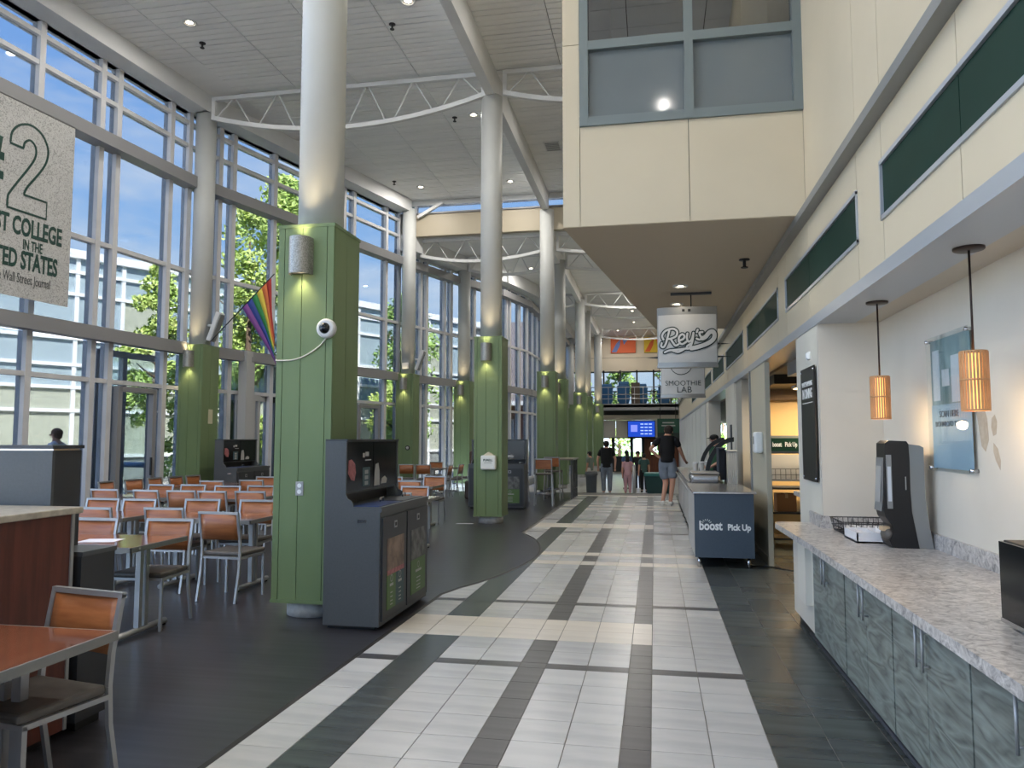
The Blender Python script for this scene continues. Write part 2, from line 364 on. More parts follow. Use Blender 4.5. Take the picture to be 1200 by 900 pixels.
struct('trim_1', tr, M_black)
M_lowfl = mat('terrazzo_low', (176, 174, 168), 0.3, col2=(150, 148, 143), scale=(3, 3, 3))
lf = structE('floor')
obj('landing', MB().box(-6, 5.2, YE, 28.0, -0.45, -0.17), M_lowfl, lf); obj('landing', MB().box(-6, 5.2, 28.0, 60, -0.7, -0.34), M_lowfl, lf)
obj('step_nosing', MB().box(-2.28, 1.4, YE - 0.06, YE + 0.02, -0.02, 0.012), mat('nosing', (120, 118, 114), 0.5), lf)
PL = [(-11.6, -8.0), (-10.7, 3.0), (-9.8, 14.2), (-7.75, 21.9), (-6.85, 24.7), (-5.75, 27.2), (-5.1, 30.0), (-5.0, 36.0), (-5.0, 46.6)]
def wx(y):
    for (xa, ya), (xb, yb) in zip(PL[:-1], PL[1:]):
        if y <= yb: return xa + (xb - xa) * (y - ya) / (yb - ya)
    return PL[-1][0]
def wdir(y):
    for (xa, ya), (xb, yb) in zip(PL[:-1], PL[1:]):
        if y < yb: l = math.hypot(xb - xa, yb - ya); return ((xb - xa) / l, (yb - ya) / l)
    return (0.0, 1.0)
def wquad(y0, y1, t0, t1):          # footprint strip of the wall between two stations, offsets t0..t1 to the inside
    out = []
    for (yy, t) in ((y0, t0), (y1, t0), (y1, t1), (y0, t1)):
        d = wdir((y0 + y1) / 2); out.append((wx(yy) + d[1] * t, yy - d[0] * t))
    a = sum((out[i][0] * out[(i + 1) % 4][1] - out[(i + 1) % 4][0] * out[i][1]) for i in range(4))
    return out if a > 0 else out[::-1]
# ================================================================== CEILING (high part)
ceil_ = struct('ceiling', MB().prism([(-11.65, -8.3), (5.2, -8.3), (5.2, 22.05), (-7.85, 22.05), (-9.92, 14.2), (-10.82, 3.0)], 9.02, 9.4), M_ceilgap)
xs = [-12.71, -11.36, -10.01, -8.66, -7.31, -5.965, -4.62, -3.275, -1.93 + 0.2, -0.38, 0.97, 2.3]
pc = {}
for (xa, ya), (xb, yb) in zip(PL[:3], PL[1:4]): obj('ceiling_edge', MB().prism([(xa, ya), (xa + 1.7, ya), (xb + 1.7, yb), (xb, yb)], 9.0, 9.02), M_ceil, ceil_)
def cpanel(w, nd):
    if (w, nd) in pc: return pc[(w, nd)]
    mb = MB(); g = 0.008
    for i in range(4):
        a = -0.325 + i * 0.1625
        mb.box(-w / 2 + g, w / 2 - g, a + (0.013 if i == 0 else 0.009), a + 0.1625 - (0.013 if i == 3 else 0.009), 8.98 + (0.0, 0.004, 0.002, 0.005)[(i + nd) % 4], 9.03)
    pc[(w, nd)] = mb.mesh('ceiling_panel', M_ceil); return pc[(w, nd)]
far_c = MB()
for i in range(len(xs) - 1):
    yy = 22.05 - 0.325; n = 0
    while yy > -8:
        w = round(xs[i + 1] - xs[i], 3); cx = (xs[i] + xs[i + 1]) / 2
        seen = 9.3 < yy and -10.2 < cx < 0.6 and not (cx > -0.9 and yy > 8)
        if cx - w / 2 < wx(yy) - 0.1: yy -= 0.65; n += 1; continue
        if seen: link('ceiling_panel', cpanel(w, n % 2), ceil_, (cx, yy, 0))
        else: far_c.box(xs[i] + 0.008, xs[i + 1] - 0.008, yy - 0.318, yy + 0.318, 8.98, 9.03)
        yy -= 0.65; n += 1
o = obj('other_ceiling_panels', far_c, M_ceil, ceil_); o['kind'] = 'stuff'
# low roof beyond the clerestory
ceil2 = struct('ceiling', MB().prism([(-7.85, 22.05), (5.2, 22.05), (5.2, 47), (-5.1, 47), (-5.1, 36), (-5.2, 30), (-5.85, 27.2), (-6.95, 24.7)], 7.92, 8.2), M_ceil)
gmb = MB()
yy = 22.4
while yy < 46:
    gmb.box(wx(yy), 5.0, yy, yy + 0.155, 7.905, 7.93); yy += 0.1625
o = obj('ceiling_slats', gmb, M_ceil, ceil2); o['kind'] = 'stuff'
# clerestory between both roofs
M_tan = mat('clerestory_tan', (168, 158, 138), 0.55)
cl = structE('window_1')
obj('fascia_panel', MB().box(-7.75, 1.4, 21.95, 22.15, 7.88, 8.58), M_tan, cl)
obj('sill', MB().box(-7.75, 1.4, 21.9, 22.2, 8.56, 8.61), M_mulld, cl)
obj('head', MB().box(-7.75, 1.4, 21.92, 22.15, 8.84, 9.0), M_white, cl)
for x in (-7.2, -3.2, -1.9, 0.2): obj('mullion', MB().box(x - 0.04, x + 0.04, 21.95, 22.12, 8.6, 8.85), M_mull, cl)
for a, b in ((-7.7, -7.24), (-7.16, -3.24), (-3.16, -1.94), (-1.86, 0.16)): obj('pane', MB().box(a, b, 22.02, 22.035, 8.6, 8.85), M_panewin, cl)
obj('brace', MB().tube([(-7.1, 21.85, 8.45), (-6.3, 21.85, 8.88)], 0.045, sq=True), M_white, cl)
# beams along the column rows
bm_ = structE('trim_2')
obj('ridge_beam', MB().box(-3.2, -3.02, -8, 21.9, 8.42, 8.99), M_white, bm_)
obj('ridge_beam', MB().box(-3.2, -3.02, 22.3, 46.5, 7.45, 7.93), M_white, bm_)
# trusses with an arched lower chord
def truss(x0, x1, y, zt, ze, zm, nm, n=6):
    t = structE('trim_3')
    obj('top_chord', MB().box(x0, x1, y - 0.05, y + 0.05, zt - 0.08, zt), M_white, t)
    P_ = []
    for i in range(17):
        s = i / 16; x = x0 + (x1 - x0) * s; P_.append((x, y, zm + (ze - zm) * (2 * s - 1) ** 2))
    obj('bottom_chord', MB().tube(P_, 0.045, sq=True), M_white, t)
    for x in (x0 + 0.03, x1 - 0.03): obj('end_post', MB().box(x - 0.04, x + 0.04, y - 0.04, y + 0.04, ze - 0.04, zt), M_white, t)
    zb = lambda x: zm + (ze - zm) * (2 * (x - x0) / (x1 - x0) - 1) ** 2
    k = n; w = (x1 - x0) / k
    for i in range(k):
        xm = x0 + (i + 0.5) * w
        obj('web', MB().tube([(x0 + (i + 0.08) * w, y, zb(x0 + (i + 0.08) * w)), (xm - 0.03, y, zt - 0.06)], 0.016, 6), M_white, t)
        obj('web', MB().tube([(xm + 0.03, y, zt - 0.06), (x0 + (i + 0.92) * w, y, zb(x0 + (i + 0.92) * w))], 0.016, 6), M_white, t)
truss(-9.2, -3.22, 14.15, 8.9, 8.46, 8.02, 'a'); truss(-2.85, 1.35, 14.15, 8.9, 8.46, 8.15, 'b', 4)
truss(-7.15, -3.25, 22.35, 7.86, 7.36, 7.12, 'c', 4); truss(-2.85, 1.35, 22.35, 7.86, 7.36, 7.2, 'd', 4)
truss(-6.2, -3.3, 24.75, 7.86, 7.4, 7.2, 'e', 4); truss(-2.85, 1.35, 24.75, 7.86, 7.36, 7.2, 'f', 4)
truss(-2.85, 1.35, 32.0, 7.86, 7.4, 7.2, 'g', 4); truss(-2.85, 1.35, 34.8, 7.86, 7.4, 7.2, 'h', 4); truss(-2.85, 1.35, 42.4, 7.86, 7.4, 7.2, 'i', 4)
truss(-4.7, -3.25, 32.0, 7.86, 7.4, 7.3, 'j', 2)
# ================================================================== GLASS WALL ON THE LEFT
win = structE('window_2')
MU = [-8, -6.7, -5.4, -4.1, -2.8, -1.5, -0.2, 1.1, 2.4, 3.7, 5.0, 6.3, 7.4, 8.7, 9.1, 10.51, 11.81, 12.21, 13.63, 14.2, 15.02, 15.41, 16.68, 17.95, 18.4, 19.28, 19.7, 21.22, 21.9]
MU2 = [21.9, 23.0, 23.3, 24.31, 24.7, 25.6, 25.9, 27.2, 28.0, 28.3, 29.2, 30.0, 31.2, 32.4, 33.6, 34.8, 36.0, 37.5, 39, 40.5, 42, 43.5, 45, 46.6]
ZR = [8.66, 8.40, 7.90, 7.1, 5.18, 3.5, 2.67, 0.0]
ZR2 = [7.42, 7.1, 5.18, 3.5, 2.67, 0.0]
def wall_span(mus, zr, top):
    for a in mus:
        w = 0.055
        d = wdir(a + 0.01); obj('mullion', MB().prism(wquad(a - w, a + w, -0.1, 0.09), 0.0, top), M_mull, win)
    for a, b in zip(mus[:-1], mus[1:]):
        for z0, z1 in zip(zr[1:], zr[:-1]):
            lo = z0 + (0.13 if z0 in (7.1, 3.5) else 0.035); hi = z1 - (0.13 if z1 in (7.1, 3.5) else 0.035)
            if z0 == 0.0: lo = 0.08
            obj('pane', MB().prism(wquad(a + 0.05, b - 0.05, -0.01, 0.004), lo, hi), M_panewin if a > 8.5 else M_paneclear, win)  # unseen nearer panes kept clear to let in more daylight
        for z in zr[:-1]:
            if z in (7.1, 3.5): continue
            obj('transom', MB().prism(wquad(a, b, -0.07, 0.075), z - 0.04, z + 0.04), M_mull, win)
        obj('sill', MB().prism(wquad(a, b, -0.08, 0.08), 0.0, 0.09), M_mull, win)
wall_span(MU, ZR, 8.7); wall_span(MU2, ZR2, 7.5)
for (mus, tops) in ((MU, 8.62), (MU2, 7.42)):
    k = [m for m in PL if mus[0] <= m[1] <= mus[-1]]
    ys = sorted(set([mus[0], mus[-1]] + [q[1] for q in k]))
    for a, b in zip(ys[:-1], ys[1:]):
        obj('transom_beam', MB().prism(wquad(a, b, -0.02, 0.30), 6.96, 7.2), M_mulld, win)
        obj('transom_beam', MB().prism(wquad(a, b, -0.02, 0.26), 3.38, 3.62), M_mulld, win)
        obj('roof_fascia', MB().prism(wquad(a, b, -0.14, -0.11), tops, tops + 0.5), M_white, win); obj('eaves_beam', MB().prism(wquad(a, b, -0.12, 0.5), tops, tops + (0.42 if tops > 8 else 0.52)), M_white, win)
# glass doors set in the first bay: frames below the 2.67 m transom
for (a, b) in ((12.45, 13.35), (20.0, 20.9), (22.05, 22.8)):
    dr = structE('door_1')
    for q in (a, b): obj('stile', MB().prism(wquad(q - 0.05, q + 0.05, -0.05, 0.12), 0.09, 2.6), M_mulld, dr)
    obj('rail', MB().prism(wquad(a, b, -0.05, 0.12), 2.5, 2.6), M_mulld, dr); obj('rail', MB().prism(wquad(a, b, -0.05, 0.12), 0.09, 0.3), M_mulld, dr)
    q = wquad(b - 0.09, b - 0.07, 0.12, 0.16); obj('handle', MB().prism(q, 0.9, 1.25), M_black, dr)
# back of the hall, behind the camera: glazed end wall
bk = structE('wall_back')
for x in [-11.5 + 1.45 * i for i in range(10)]: obj('mullion', MB().box(x - 0.06, x + 0.06, -8.2, -8.05, 0, 9), M_mull, bk)
for z in (0.1, 2.67, 3.5, 5.2, 7.1, 8.9): obj('transom', MB().box(-11.6, 1.6, -8.2, -8.05, z - 0.06, z + 0.06), M_mull, bk)
obj('pane', MB().box(-11.6, 1.6, -8.14, -8.125, 0, 9), M_paneback, bk)
# vestibule of the entrance behind the second column
vs_ = structE('door_2')
M_ves = mat('vestibule_grey', (176, 177, 178), 0.5)
M_frost = glass('frosted_pane', (0.86, 0.93, 0.93), 0.06, 0.1)
VX0, VX1, VY0, VY1 = -9.8, -9.1, 15.6, 17.4
obj('corner_post', MB().box(VX1 - 0.2, VX1, VY0, VY0 + 0.36, 0.0, 3.58), M_ves, vs_)
obj('corner_post', MB().box(VX1 - 0.22, VX1, VY1 - 0.26, VY1, 0.0, 3.58), M_ves, vs_)
obj('roof_edge', MB().box(VX0 - 0.1, VX1 + 0.01, VY0 - 0.01, VY1 + 0.01, 3.5, 3.62), M_ves, vs_)
for z in (2.5,): obj('header', MB().box(VX0, VX1 - 0.22, VY0 + 0.06, VY0 + 0.16, z, z + 0.14), M_ves, vs_); obj('header', MB().box(VX1 - 0.16, VX1 - 0.06, VY0 + 0.26, VY1 - 0.26, z, z + 0.14), M_ves, vs_)
obj('pane', MB().box(VX0, VX1 - 0.22, VY0 + 0.1, VY0 + 0.115, 2.64, 3.5), M_frost, vs_); obj('pane', MB().box(VX1 - 0.115, VX1 - 0.1, VY0 + 0.26, VY1 - 0.26, 2.64, 3.5), M_frost, vs_)
for x in (VX0 + 0.04, VX1 - 0.3): obj('stile', MB().box(x - 0.04, x + 0.04, VY0 + 0.07, VY0 + 0.14, 0, 2.5), M_ves, vs_)
obj('pane', MB().box(VX0 + 0.08, VX1 - 0.34, VY0 + 0.1, VY0 + 0.11, 0.1, 2.5), M_panewin, vs_)
for y in (VY0 + 0.5, VY0 + 0.72, VY0 + 1.2, VY1 - 0.3): obj('stile', MB().box(VX1 - 0.15, VX1 - 0.07, y - 0.05, y + 0.05, 0, 2.5), M_ves, vs_)
obj('door_closer', MB().box(VX0 + 0.1, VX1 - 0.4, VY0 + 0.04, VY0 + 0.08, 2.42, 2.47), M_mulld, vs_)
for q in (13.05, 13.75, 14.6):
    for off in (-1.0,): obj('outer_post', MB().prism(wquad(q - 0.06, q + 0.06, off - 0.12, off), 0.0, 3.4), M_mull, vs_)
for a, b in ((13.05, 13.75), (13.75, 14.6)): obj('outer_pane', MB().prism(wquad(a + 0.07, b - 0.07, -1.06, -1.045), 0.1, 3.3), M_frost, vs_); obj('outer_header', MB().prism(wquad(a, b, -1.12, -1.0), 3.3, 3.42), M_mull, vs_)
# ================================================================== COLUMNS AND GREEN PILLARS
M_col = mat('column_paint', (190, 192, 190), 0.5, col2=(186, 188, 186), scale=(2, 2, 2))
M_perf = mat('perforated_metal', (168, 167, 162), 0.4, 0.5, col2=(134, 133, 128), scale=(90, 90, 90), lo=0.4, hi=0.6)
pillars = {}
def pillar(key, x, y, ztop, label, first=None, sconce=True, light=True, rz=0.0):
    t = thing('pillar', label, 'pillar', (x, y, 0), rz, 'green clad columns of the hall')
    hx, hy = 0.275, 0.30
    obj('core', MB().box(-hx + 0.02, hx - 0.02, -hy + 0.02, hy - 0.02, 0.17, 3.54), M_greengap, t)
    B = [0.0, 0.115, 0.385, 0.83, 1.0]; B = [0, .115, .435, .875, 1.0]
    for a, b in zip(B[:-1], B[1:]):
        for s in (-1, 1):
            ya, yb = sorted((s * (hy - 0.02), s * hy))
            obj('board', MB().box(-hx + 2 * hx * a + 0.003, -hx + 2 * hx * b - 0.003, ya, yb, 0.165, 3.55), M_green, t)
    for a, b in ((0, 0.48), (0.48, 1.0)):
        for s in (-1, 1):
            xa, xb = sorted((s * (hx - 0.02), s * hx))
            obj('board', MB().box(xa, xb, -hy + 0.02 + (2 * hy - 0.04) * a + 0.003, -hy + 0.02 + (2 * hy - 0.04) * b - 0.003, 0.165, 3.55), M_green, t)
    obj('cap', MB().box(-hx - 0.006, hx + 0.006, -hy - 0.006, hy + 0.006, 3.55, 3.58), M_green, t)
    obj('base_rim', MB().box(-hx - 0.006, hx + 0.006, -hy - 0.006, hy + 0.006, 0.145, 0.175), M_green, t)
    obj('foot', MB().cyl(0, 0, 0, 0.16, 0.24, 28), M_conc, t)
    obj('column', MB().cyl(0, 0, 3.56, ztop, 0.213, 32), M_col, t)
    if sconce:
        # half-round perforated shell, lit at both ends
        sc = MB(); n = 10; pts = []
        for i in range(n + 1):
            a = math.pi * i / n; pts.append((0.105 * math.cos(a), -hy - 0.005 - 0.15 * math.sin(a) ** 0.7))
        pts_o = pts; vs = []; fs = []
        for (px, py) in pts_o: vs += [(px - 0.03, py, 3.10), (px - 0.03, py, 3.44)]
        for i in range(n): fs.append((2 * i, 2 * i + 1, 2 * i + 3, 2 * i + 2))
        sc.add(vs, fs, True); s_ = obj('sconce', sc, M_perf, t)
        obj('back_plate', MB().box(-0.13, 0.07, -hy - 0.02, -hy, 3.12, 3.42), M_railg, s_)
        for z in (3.16, 3.36): obj('bulb', MB().ball((-0.03, -hy - 0.07, z), (0.035, 0.035, 0.02), 10, 6), M_lamp, s_)
        if light:
            for z, rot, e_ in ((3.12, 0.0, 9), (3.42, math.pi, 9)):
                l = bpy.data.lights.new('sconce_lamp', 'SPOT'); l.energy = e_; l.color = (1.0, 0.78, 0.45); l.spot_size = R(100); l.spot_blend = 0.9; l.shadow_soft_size = 0.03
                lo = bpy.data.objects.new('sconce_lamp', l); C.objects.link(lo); lo.parent = s_; lo.location = (-0.03, -hy - 0.07, z); lo.rotation_euler = (rot, 0, 0)
    return t
P1 = pillar('p1', -3.125, 6.63, 8.5, 'near green pillar with a round camera and cable, beside the large grey waste station')
P2 = pillar('p2', -3.12, 14.3, 8.45, 'green pillar on the aisle carrying the white hand sanitizer dispenser')
P3 = pillar('p3', -3.08, 21.9, 8.45, 'green pillar on the aisle just behind the bar stools and high table')
P4 = pillar('p4', -3.08, 24.75, 7.6, 'green pillar directly behind the one by the bar stools')
P5 = pillar('p5', -3.08, 32.0, 7.6, 'green pillar in the far aisle row, fifth from the camera')
P6 = pillar('p6', -3.08, 34.9, 7.6, 'green pillar in the far aisle row, sixth from the camera')
P7 = pillar('p7', -3.08, 42.4, 7.6, 'farthest green pillar, beside the far screen wall')
A1 = pillar('a1', -9.47, 14.35, 8.7, 'green pillar by the windows with the rainbow flag mounted above', rz=R(0))
A2 = pillar('a2', -7.37, 21.85, 8.7, 'green pillar by the windows beyond the near pillar, with a white box above')
A3 = pillar('a3', -6.4, 24.95, 7.6, 'green pillar by the windows left of the sanitizer pillar')
A4 = pillar('a4', -4.72, 43.0, 7.6, 'far green pillar by the windows at the end of the hall', sconce=False)
# ================================================================== RIGHT WALL
XW = 1.4
wr = struct('wall_right', MB().box(XW + 0.02, XW + 0.3, -8, 47, 2.6, 9.0), M_creamdk)
GP = [(-1.3, 1.5), (2.0, 4.87), (5.45, 8.31), (8.85, 11.7), (12.25, 15.1), (15.65, 18.5), (19.05, 21.9), (22.45, 25.3), (25.9, 28.8)]
def pan(y0, y1, z0, z1, m=M_cream, x=XW, nm='panel'): obj(nm, MB().box(x, x + 0.03, y0 + 0.004, y1 - 0.004, z0 + 0.003, z1 - 0.003), m, wr)
prev = -8.0
for (a, b) in GP:
    pan(prev, a, 2.68, 3.6)
    mids = [a, (a + b) / 2 - 0.24 if False else (a + b) / 2 + 0.25, b]
    for c0, c1 in zip(mids[:-1], mids[1:]):
        pan(c0, c1, 2.68, 2.95); pan(c0, c1, 3.31, 3.6); pan(c0, c1, 2.97, 3.29, M_gpanel, XW + 0.004, 'green_panel')
    for z in (2.945, 3.29): obj('panel_frame', MB().box(XW - 0.012, XW + 0.03, a - 0.02, b + 0.02, z, z + 0.028), M_rail, wr)
    for y in (a - 0.02, b): obj('panel_frame', MB().box(XW - 0.012, XW + 0.03, y, y + 0.02, 2.95, 3.31), M_rail, wr)
    prev = b
pan(prev, 46.4, 2.68, 3.6)
ups = [-8, -5, -2, 0.4, 2.0, 3.72, 4.87, 5.45, 7.18]
for a, b in zip(ups[:-1], ups[1:]): pan(a, b, 3.68, 6.2); pan(a, b, 6.2, 9.0)
ups = [14.4, 15.4, 18.6, 19.05, 21.9, 25, 30, 36, 46.4]
for a, b in zip(ups[:-1], ups[1:]): pan(a, b, 3.68, 6.2); pan(a, b, 6.2, 7.95 if b > 22 else 9.0)
obj('rail', MB().box(XW - 0.09, XW + 0.02, -8, 46.4, 3.59, 3.66), M_railg, wr)
obj('lip', MB().box(XW - 0.012, XW + 0.3, -8, 46.4, 2.595, 2.685), M_rail, wr)
# ground floor of the right side: pillars, openings, alcove
M_pil = mat('pillar_paint', (216, 212, 200), 0.6)
wp = structE('wall_right')
obj('pier', MB().box(XW, 2.0, 6.85, 7.85, 0, 2.6), M_pil, wp)
obj('pier', MB().box(XW, 1.46, 10.05, 11.5, 0, 2.6), mat('pier_olive', (190, 184, 164), 0.6), wp)
obj('pier_trim', MB().box(XW - 0.02, XW + 0.05, 11.46, 11.56, 0, 2.6), M_railg, wp)
M_pierg = mat('pier_grey', (170, 166, 156), 0.6)
obj('pier', MB().box(XW + 0.02, 1.68, 12.85, 13.69, 0, 2.6), M_pierg, wp)
obj('pier', MB().box(XW, 3.4, 13.7, 15.3, 0, 2.6), M_pierg, wp)
obj('pier', MB().box(XW - 0.01, XW + 0.2, 13.69, 15.3, 0, 2.6), M_pil, wp)
obj('pier', MB().box(XW, 1.7, 20.2, 21.2, 0, 2.6), M_pil, wp)
yy = 21.6
while yy < 45:
    obj('panel', MB().box(XW, XW + 0.2, yy, yy + 2.3, 0 if yy < YE else -0.3, 2.6), mat('white_panel', (206, 208, 206), 0.5), wp); yy += 2.45
obj('backing', MB().box(XW + 0.1, XW + 0.2, 21.2, 46, -0.3, 2.6), M_creamdk, wp)
obj('rear_wall', MB().box(5.0, 5.2, 7, 47, 0, 3.0), M_pierg, wp); obj('cross_wall', MB().box(1.95, 5.0, 6.85, 7.05, 0, 2.7), M_pil, wp)
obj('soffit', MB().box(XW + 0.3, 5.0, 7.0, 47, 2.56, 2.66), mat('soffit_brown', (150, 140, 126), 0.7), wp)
obj('shutter_rail', MB().box(XW + 0.28, XW + 0.40, 7.85, 10.05, 2.40, 2.56), M_railg, wp)
obj('skirting', MB().box(XW - 0.012, XW, 10.05, 11.5, 0, 0.12), M_creamdk, wp)
# pick-up kitchen seen through the first opening
M_warm = mat('kitchen_yellow', (232, 196, 136), 0.6)
obj('kitchen_wall', MB().box(XW + 0.1, 5.0, 13.2, 13.3, 0, 2.6), M_warm, wp)
obj('kitchen_header', MB().box(XW + 0.1, 5.0, 12.95, 13.2, 2.25, 2.56), mat('header_brown', (110, 84, 56), 0.7), wp)
obj('canopy', MB().box(1.75, 3.2, 11.6, 12.95, 2.42, 2.56), M_black, wp)
# alcove over the counter
al = structE('wall_alcove')
obj('back', MB().box(1.9, 2.05, -4, 6.85, 0, 2.66), M_wall, al)
obj('end', MB().box(XW, 2.05, 6.82, 6.86, 0, 2.66), M_wall, al)
obj('near_end', MB().box(XW, 2.05, -4.1, -4, 0, 2.66), M_wall, al)
obj('lower', MB().box(XW, XW + 0.3, -8, -4, 0, 2.6), M_wall, al)
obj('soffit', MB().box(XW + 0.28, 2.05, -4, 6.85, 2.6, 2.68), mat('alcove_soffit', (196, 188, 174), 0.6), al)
# peeled paint marks on the alcove wall
M_peel = mat('peeled_plaster', (178, 162, 142), 0.85, col2=(190, 176, 156), scale=(20, 20, 20))
for pts in ([(4.95, 1.78), (4.86, 1.83), (4.80, 1.72), (4.79, 1.6), (4.84, 1.53), (4.89, 1.56), (4.92, 1.68)], [(4.74, 1.72), (4.70, 1.74), (4.675, 1.7), (4.69, 1.63), (4.73, 1.62), (4.75, 1.67)], [(4.73, 1.58), (4.68, 1.55), (4.65, 1.48), (4.66, 1.43), (4.71, 1.48), (4.735, 1.53)]):
    obj('peeled_patch', MB().extr(pts, 'x', 1.8985, 1.9005), M_peel, al)
# ================================================================== BULKHEAD (upper room) over the aisle
bh = structE('wall_bulkhead')
BP = [(-0.85, 7.19), (1.4, 7.19), (1.4, 14.4), (0.06, 14.25)]
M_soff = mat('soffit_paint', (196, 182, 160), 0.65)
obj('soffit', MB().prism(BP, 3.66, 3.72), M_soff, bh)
obj('side', MB().prism([(-0.85, 7.19), (-0.80, 7.19), (0.11, 14.25), (0.06, 14.25)], 3.72, 9.0), M_cream, bh)
obj('end', MB().prism([(0.06, 14.2), (1.4, 14.35), (1.4, 14.4), (0.06, 14.25)], 3.72, 9.0), M_cream, bh)
YB = 7.19
def bp(x0, x1, z0, z1): obj('panel', MB().box(x0 + 0.003, x1 - 0.003, YB - 0.02, YB + 0.03, z0 + 0.003, z1 - 0.003), M_cream, bh)
bp(-0.85, -0.68, 3.66, 5.5); bp(-0.85, -0.68, 5.5, 7.4); bp(-0.68, 0.36, 3.66, 4.68); bp(0.36, 1.4, 3.66, 4.68); bp(-0.85, 0.36, 7.4, 9.0); bp(0.36, 1.4, 7.4, 9.0)
obj('core', MB().box(-0.83, 1.4, YB + 0.03, YB + 0.06, 3.68, 4.66), M_creamdk, bh)
bw = structE('window_3')
for z in (4.70, 5.47, 6.4, 7.36): obj('frame_rail', MB().box(-0.68, 1.4, YB - 0.05, YB + 0.08, z - 0.045, z + 0.045), M_winframe, bw)
for x in (-0.635, 0.37, 1.36): obj('frame_post', MB().box(x - 0.042, x + 0.042, YB - 0.055, YB + 0.085, 4.66, 7.4), M_winframe, bw)
for x0, x1 in ((-0.6, 0.33), (0.41, 1.32)):
    for z0, z1 in ((4.745, 5.425), (5.515, 6.355), (6.445, 7.315)): obj('pane', MB().box(x0, x1, YB + 0.01, YB + 0.02, z0, z1), M_film if z0 < 5 else M_panedk, bw)
M_room = mat('upper_room', (86, 84, 80), 0.8)
obj('room_back', MB().box(-0.65, 1.4, YB + 2.4, YB + 2.5, 4.6, 8.9), M_room, bh)
obj('room_floor', MB().box(-0.6, 1.4, YB + 0.1, YB + 2.4, 4.5, 4.6), M_room, bh)
obj('curtain', MB().extr([(1.15 + 0.06 * i, YB + 0.5 + (0.03 if i % 2 else -0.03)) for i in range(5)] + [(1.15 + 0.06 * i, YB + 0.52 + (0.03 if i % 2 else -0.03)) for i in range(4, -1, -1)], 'x', 0, 0) if False else MB().box(0.95, 1.2, YB + 0.6, YB + 0.66, 4.6, 8.9), mat('upper_room_curtain', (150, 152, 150), 0.8), bh)
# ================================================================== FAR END
fe = structE('wall_far')
YF = 46.0
M_far = mat('far_cream', (226, 212, 190), 0.6); M_farp = mat('far_panel', (206, 200, 188), 0.5)
obj('upper', MB().box(-6, 5, YF, YF + 0.3, 5.75, 8.1), M_far, fe)
obj('upper_joint', MB().box(-6, 5, YF - 0.01, YF, 6.55, 6.57), M_creamdk, fe)
obj('balcony_edge', MB().box(-3.6, 1.4, YF - 2.2, YF - 2.0, 3.28, 3.66), M_mulld, fe); obj('balcony_slab', MB().box(-6, 5, YF - 2.2, YF + 6, 3.45, 3.6), M_mulld, fe)
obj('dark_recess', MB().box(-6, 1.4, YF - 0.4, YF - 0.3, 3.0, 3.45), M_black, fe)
obj('lintel', MB().box(-6, 1.4, YF - 1.0, YF - 0.7, 2.75, 3.04), M_far, fe)
for a, b in ((-5, -3.3), (-3.3, -2.25), (-2.25, -1.2), (-1.2, 0.2), (0.2, 1.4)): obj('panel', MB().box(a + 0.01, b - 0.01, YF - 0.95, YF - 0.8, 1.72, 2.74), M_farp, fe)
obj('low_beam', MB().box(-6, 1.4, YF - 0.9, YF + 0.1, 1.66, 1.74), M_black, fe)
M_brown = mat('brown_doors', (120, 66, 30), 0.5, col2=(96, 50, 22), scale=(8, 8, 2))
for x in (-3.2, -2.45, -1.35, -0.68, -0.3): obj('door_post', MB().box(x - 0.09, x + 0.09, YF - 0.2, YF, -0.34, 1.7), M_black if x < -0.5 else M_brown, fe)
obj('door_leaf', MB().box(-0.6, -0.36, YF - 0.12, YF - 0.04, -0.34, 1.7), M_brown, fe); obj('door_leaf', MB().box(0.2, 1.4, YF - 0.12, YF - 0.04, -0.34, 1.7), M_brown, fe)
obj('door_leaf', MB().box(-0.36, 0.2, YF - 0.12, YF - 0.04, -0.34, 0.7), M_brown, fe); obj('door_leaf', MB().box(-0.36, 0.2, YF - 0.12, YF - 0.04, 1.42, 1.7), M_brown, fe)
obj('low_wall', MB().box(-6, -3.2, YF - 0.1, YF, -0.34, 1.7), M_farp, fe)
obj('counter_front', MB().box(-2.4, -1.4, YF - 0.3, YF - 0.2, -0.34, 0.6), M_black, fe)
for x in [-6 + 1.0 * i for i in range(12)]: obj('window_post', MB().box(x - 0.05, x + 0.05, YF - 0.02, YF + 0.08, 3.6, 5.8), M_black, fe)
for z in (4.5, 5.7): obj('window_rail', MB().box(-6, 5, YF - 0.02, YF + 0.08, z - 0.04, z + 0.04), M_black, fe)
for i in range(11): obj('window_pane', MB().box(-5.95 + i, -5.05 + i, YF + 0.02, YF + 0.03, 3.6, 5.7), M_panewin, fe)
for x in [-3.6 + 0.5 * i for i in range(11)]: obj('railing_post', MB().box(x - 0.015, x + 0.015, YF - 2.15, YF - 2.12, 3.6, 4.6), M_steel, fe)
for z in (3.95, 4.2, 4.62): obj('railing_bar', MB().tube([(-3.6, YF - 2.135, z), (1.4, YF - 2.135, z)], 0.025, 6), M_steel, fe)
obj('balcony_column', MB().box(-1.3, -0.8, YF - 1.9, YF - 1.6, 3.6, 4.9), mat('dark_wood_kiosk', (70, 60, 50), 0.6), fe)
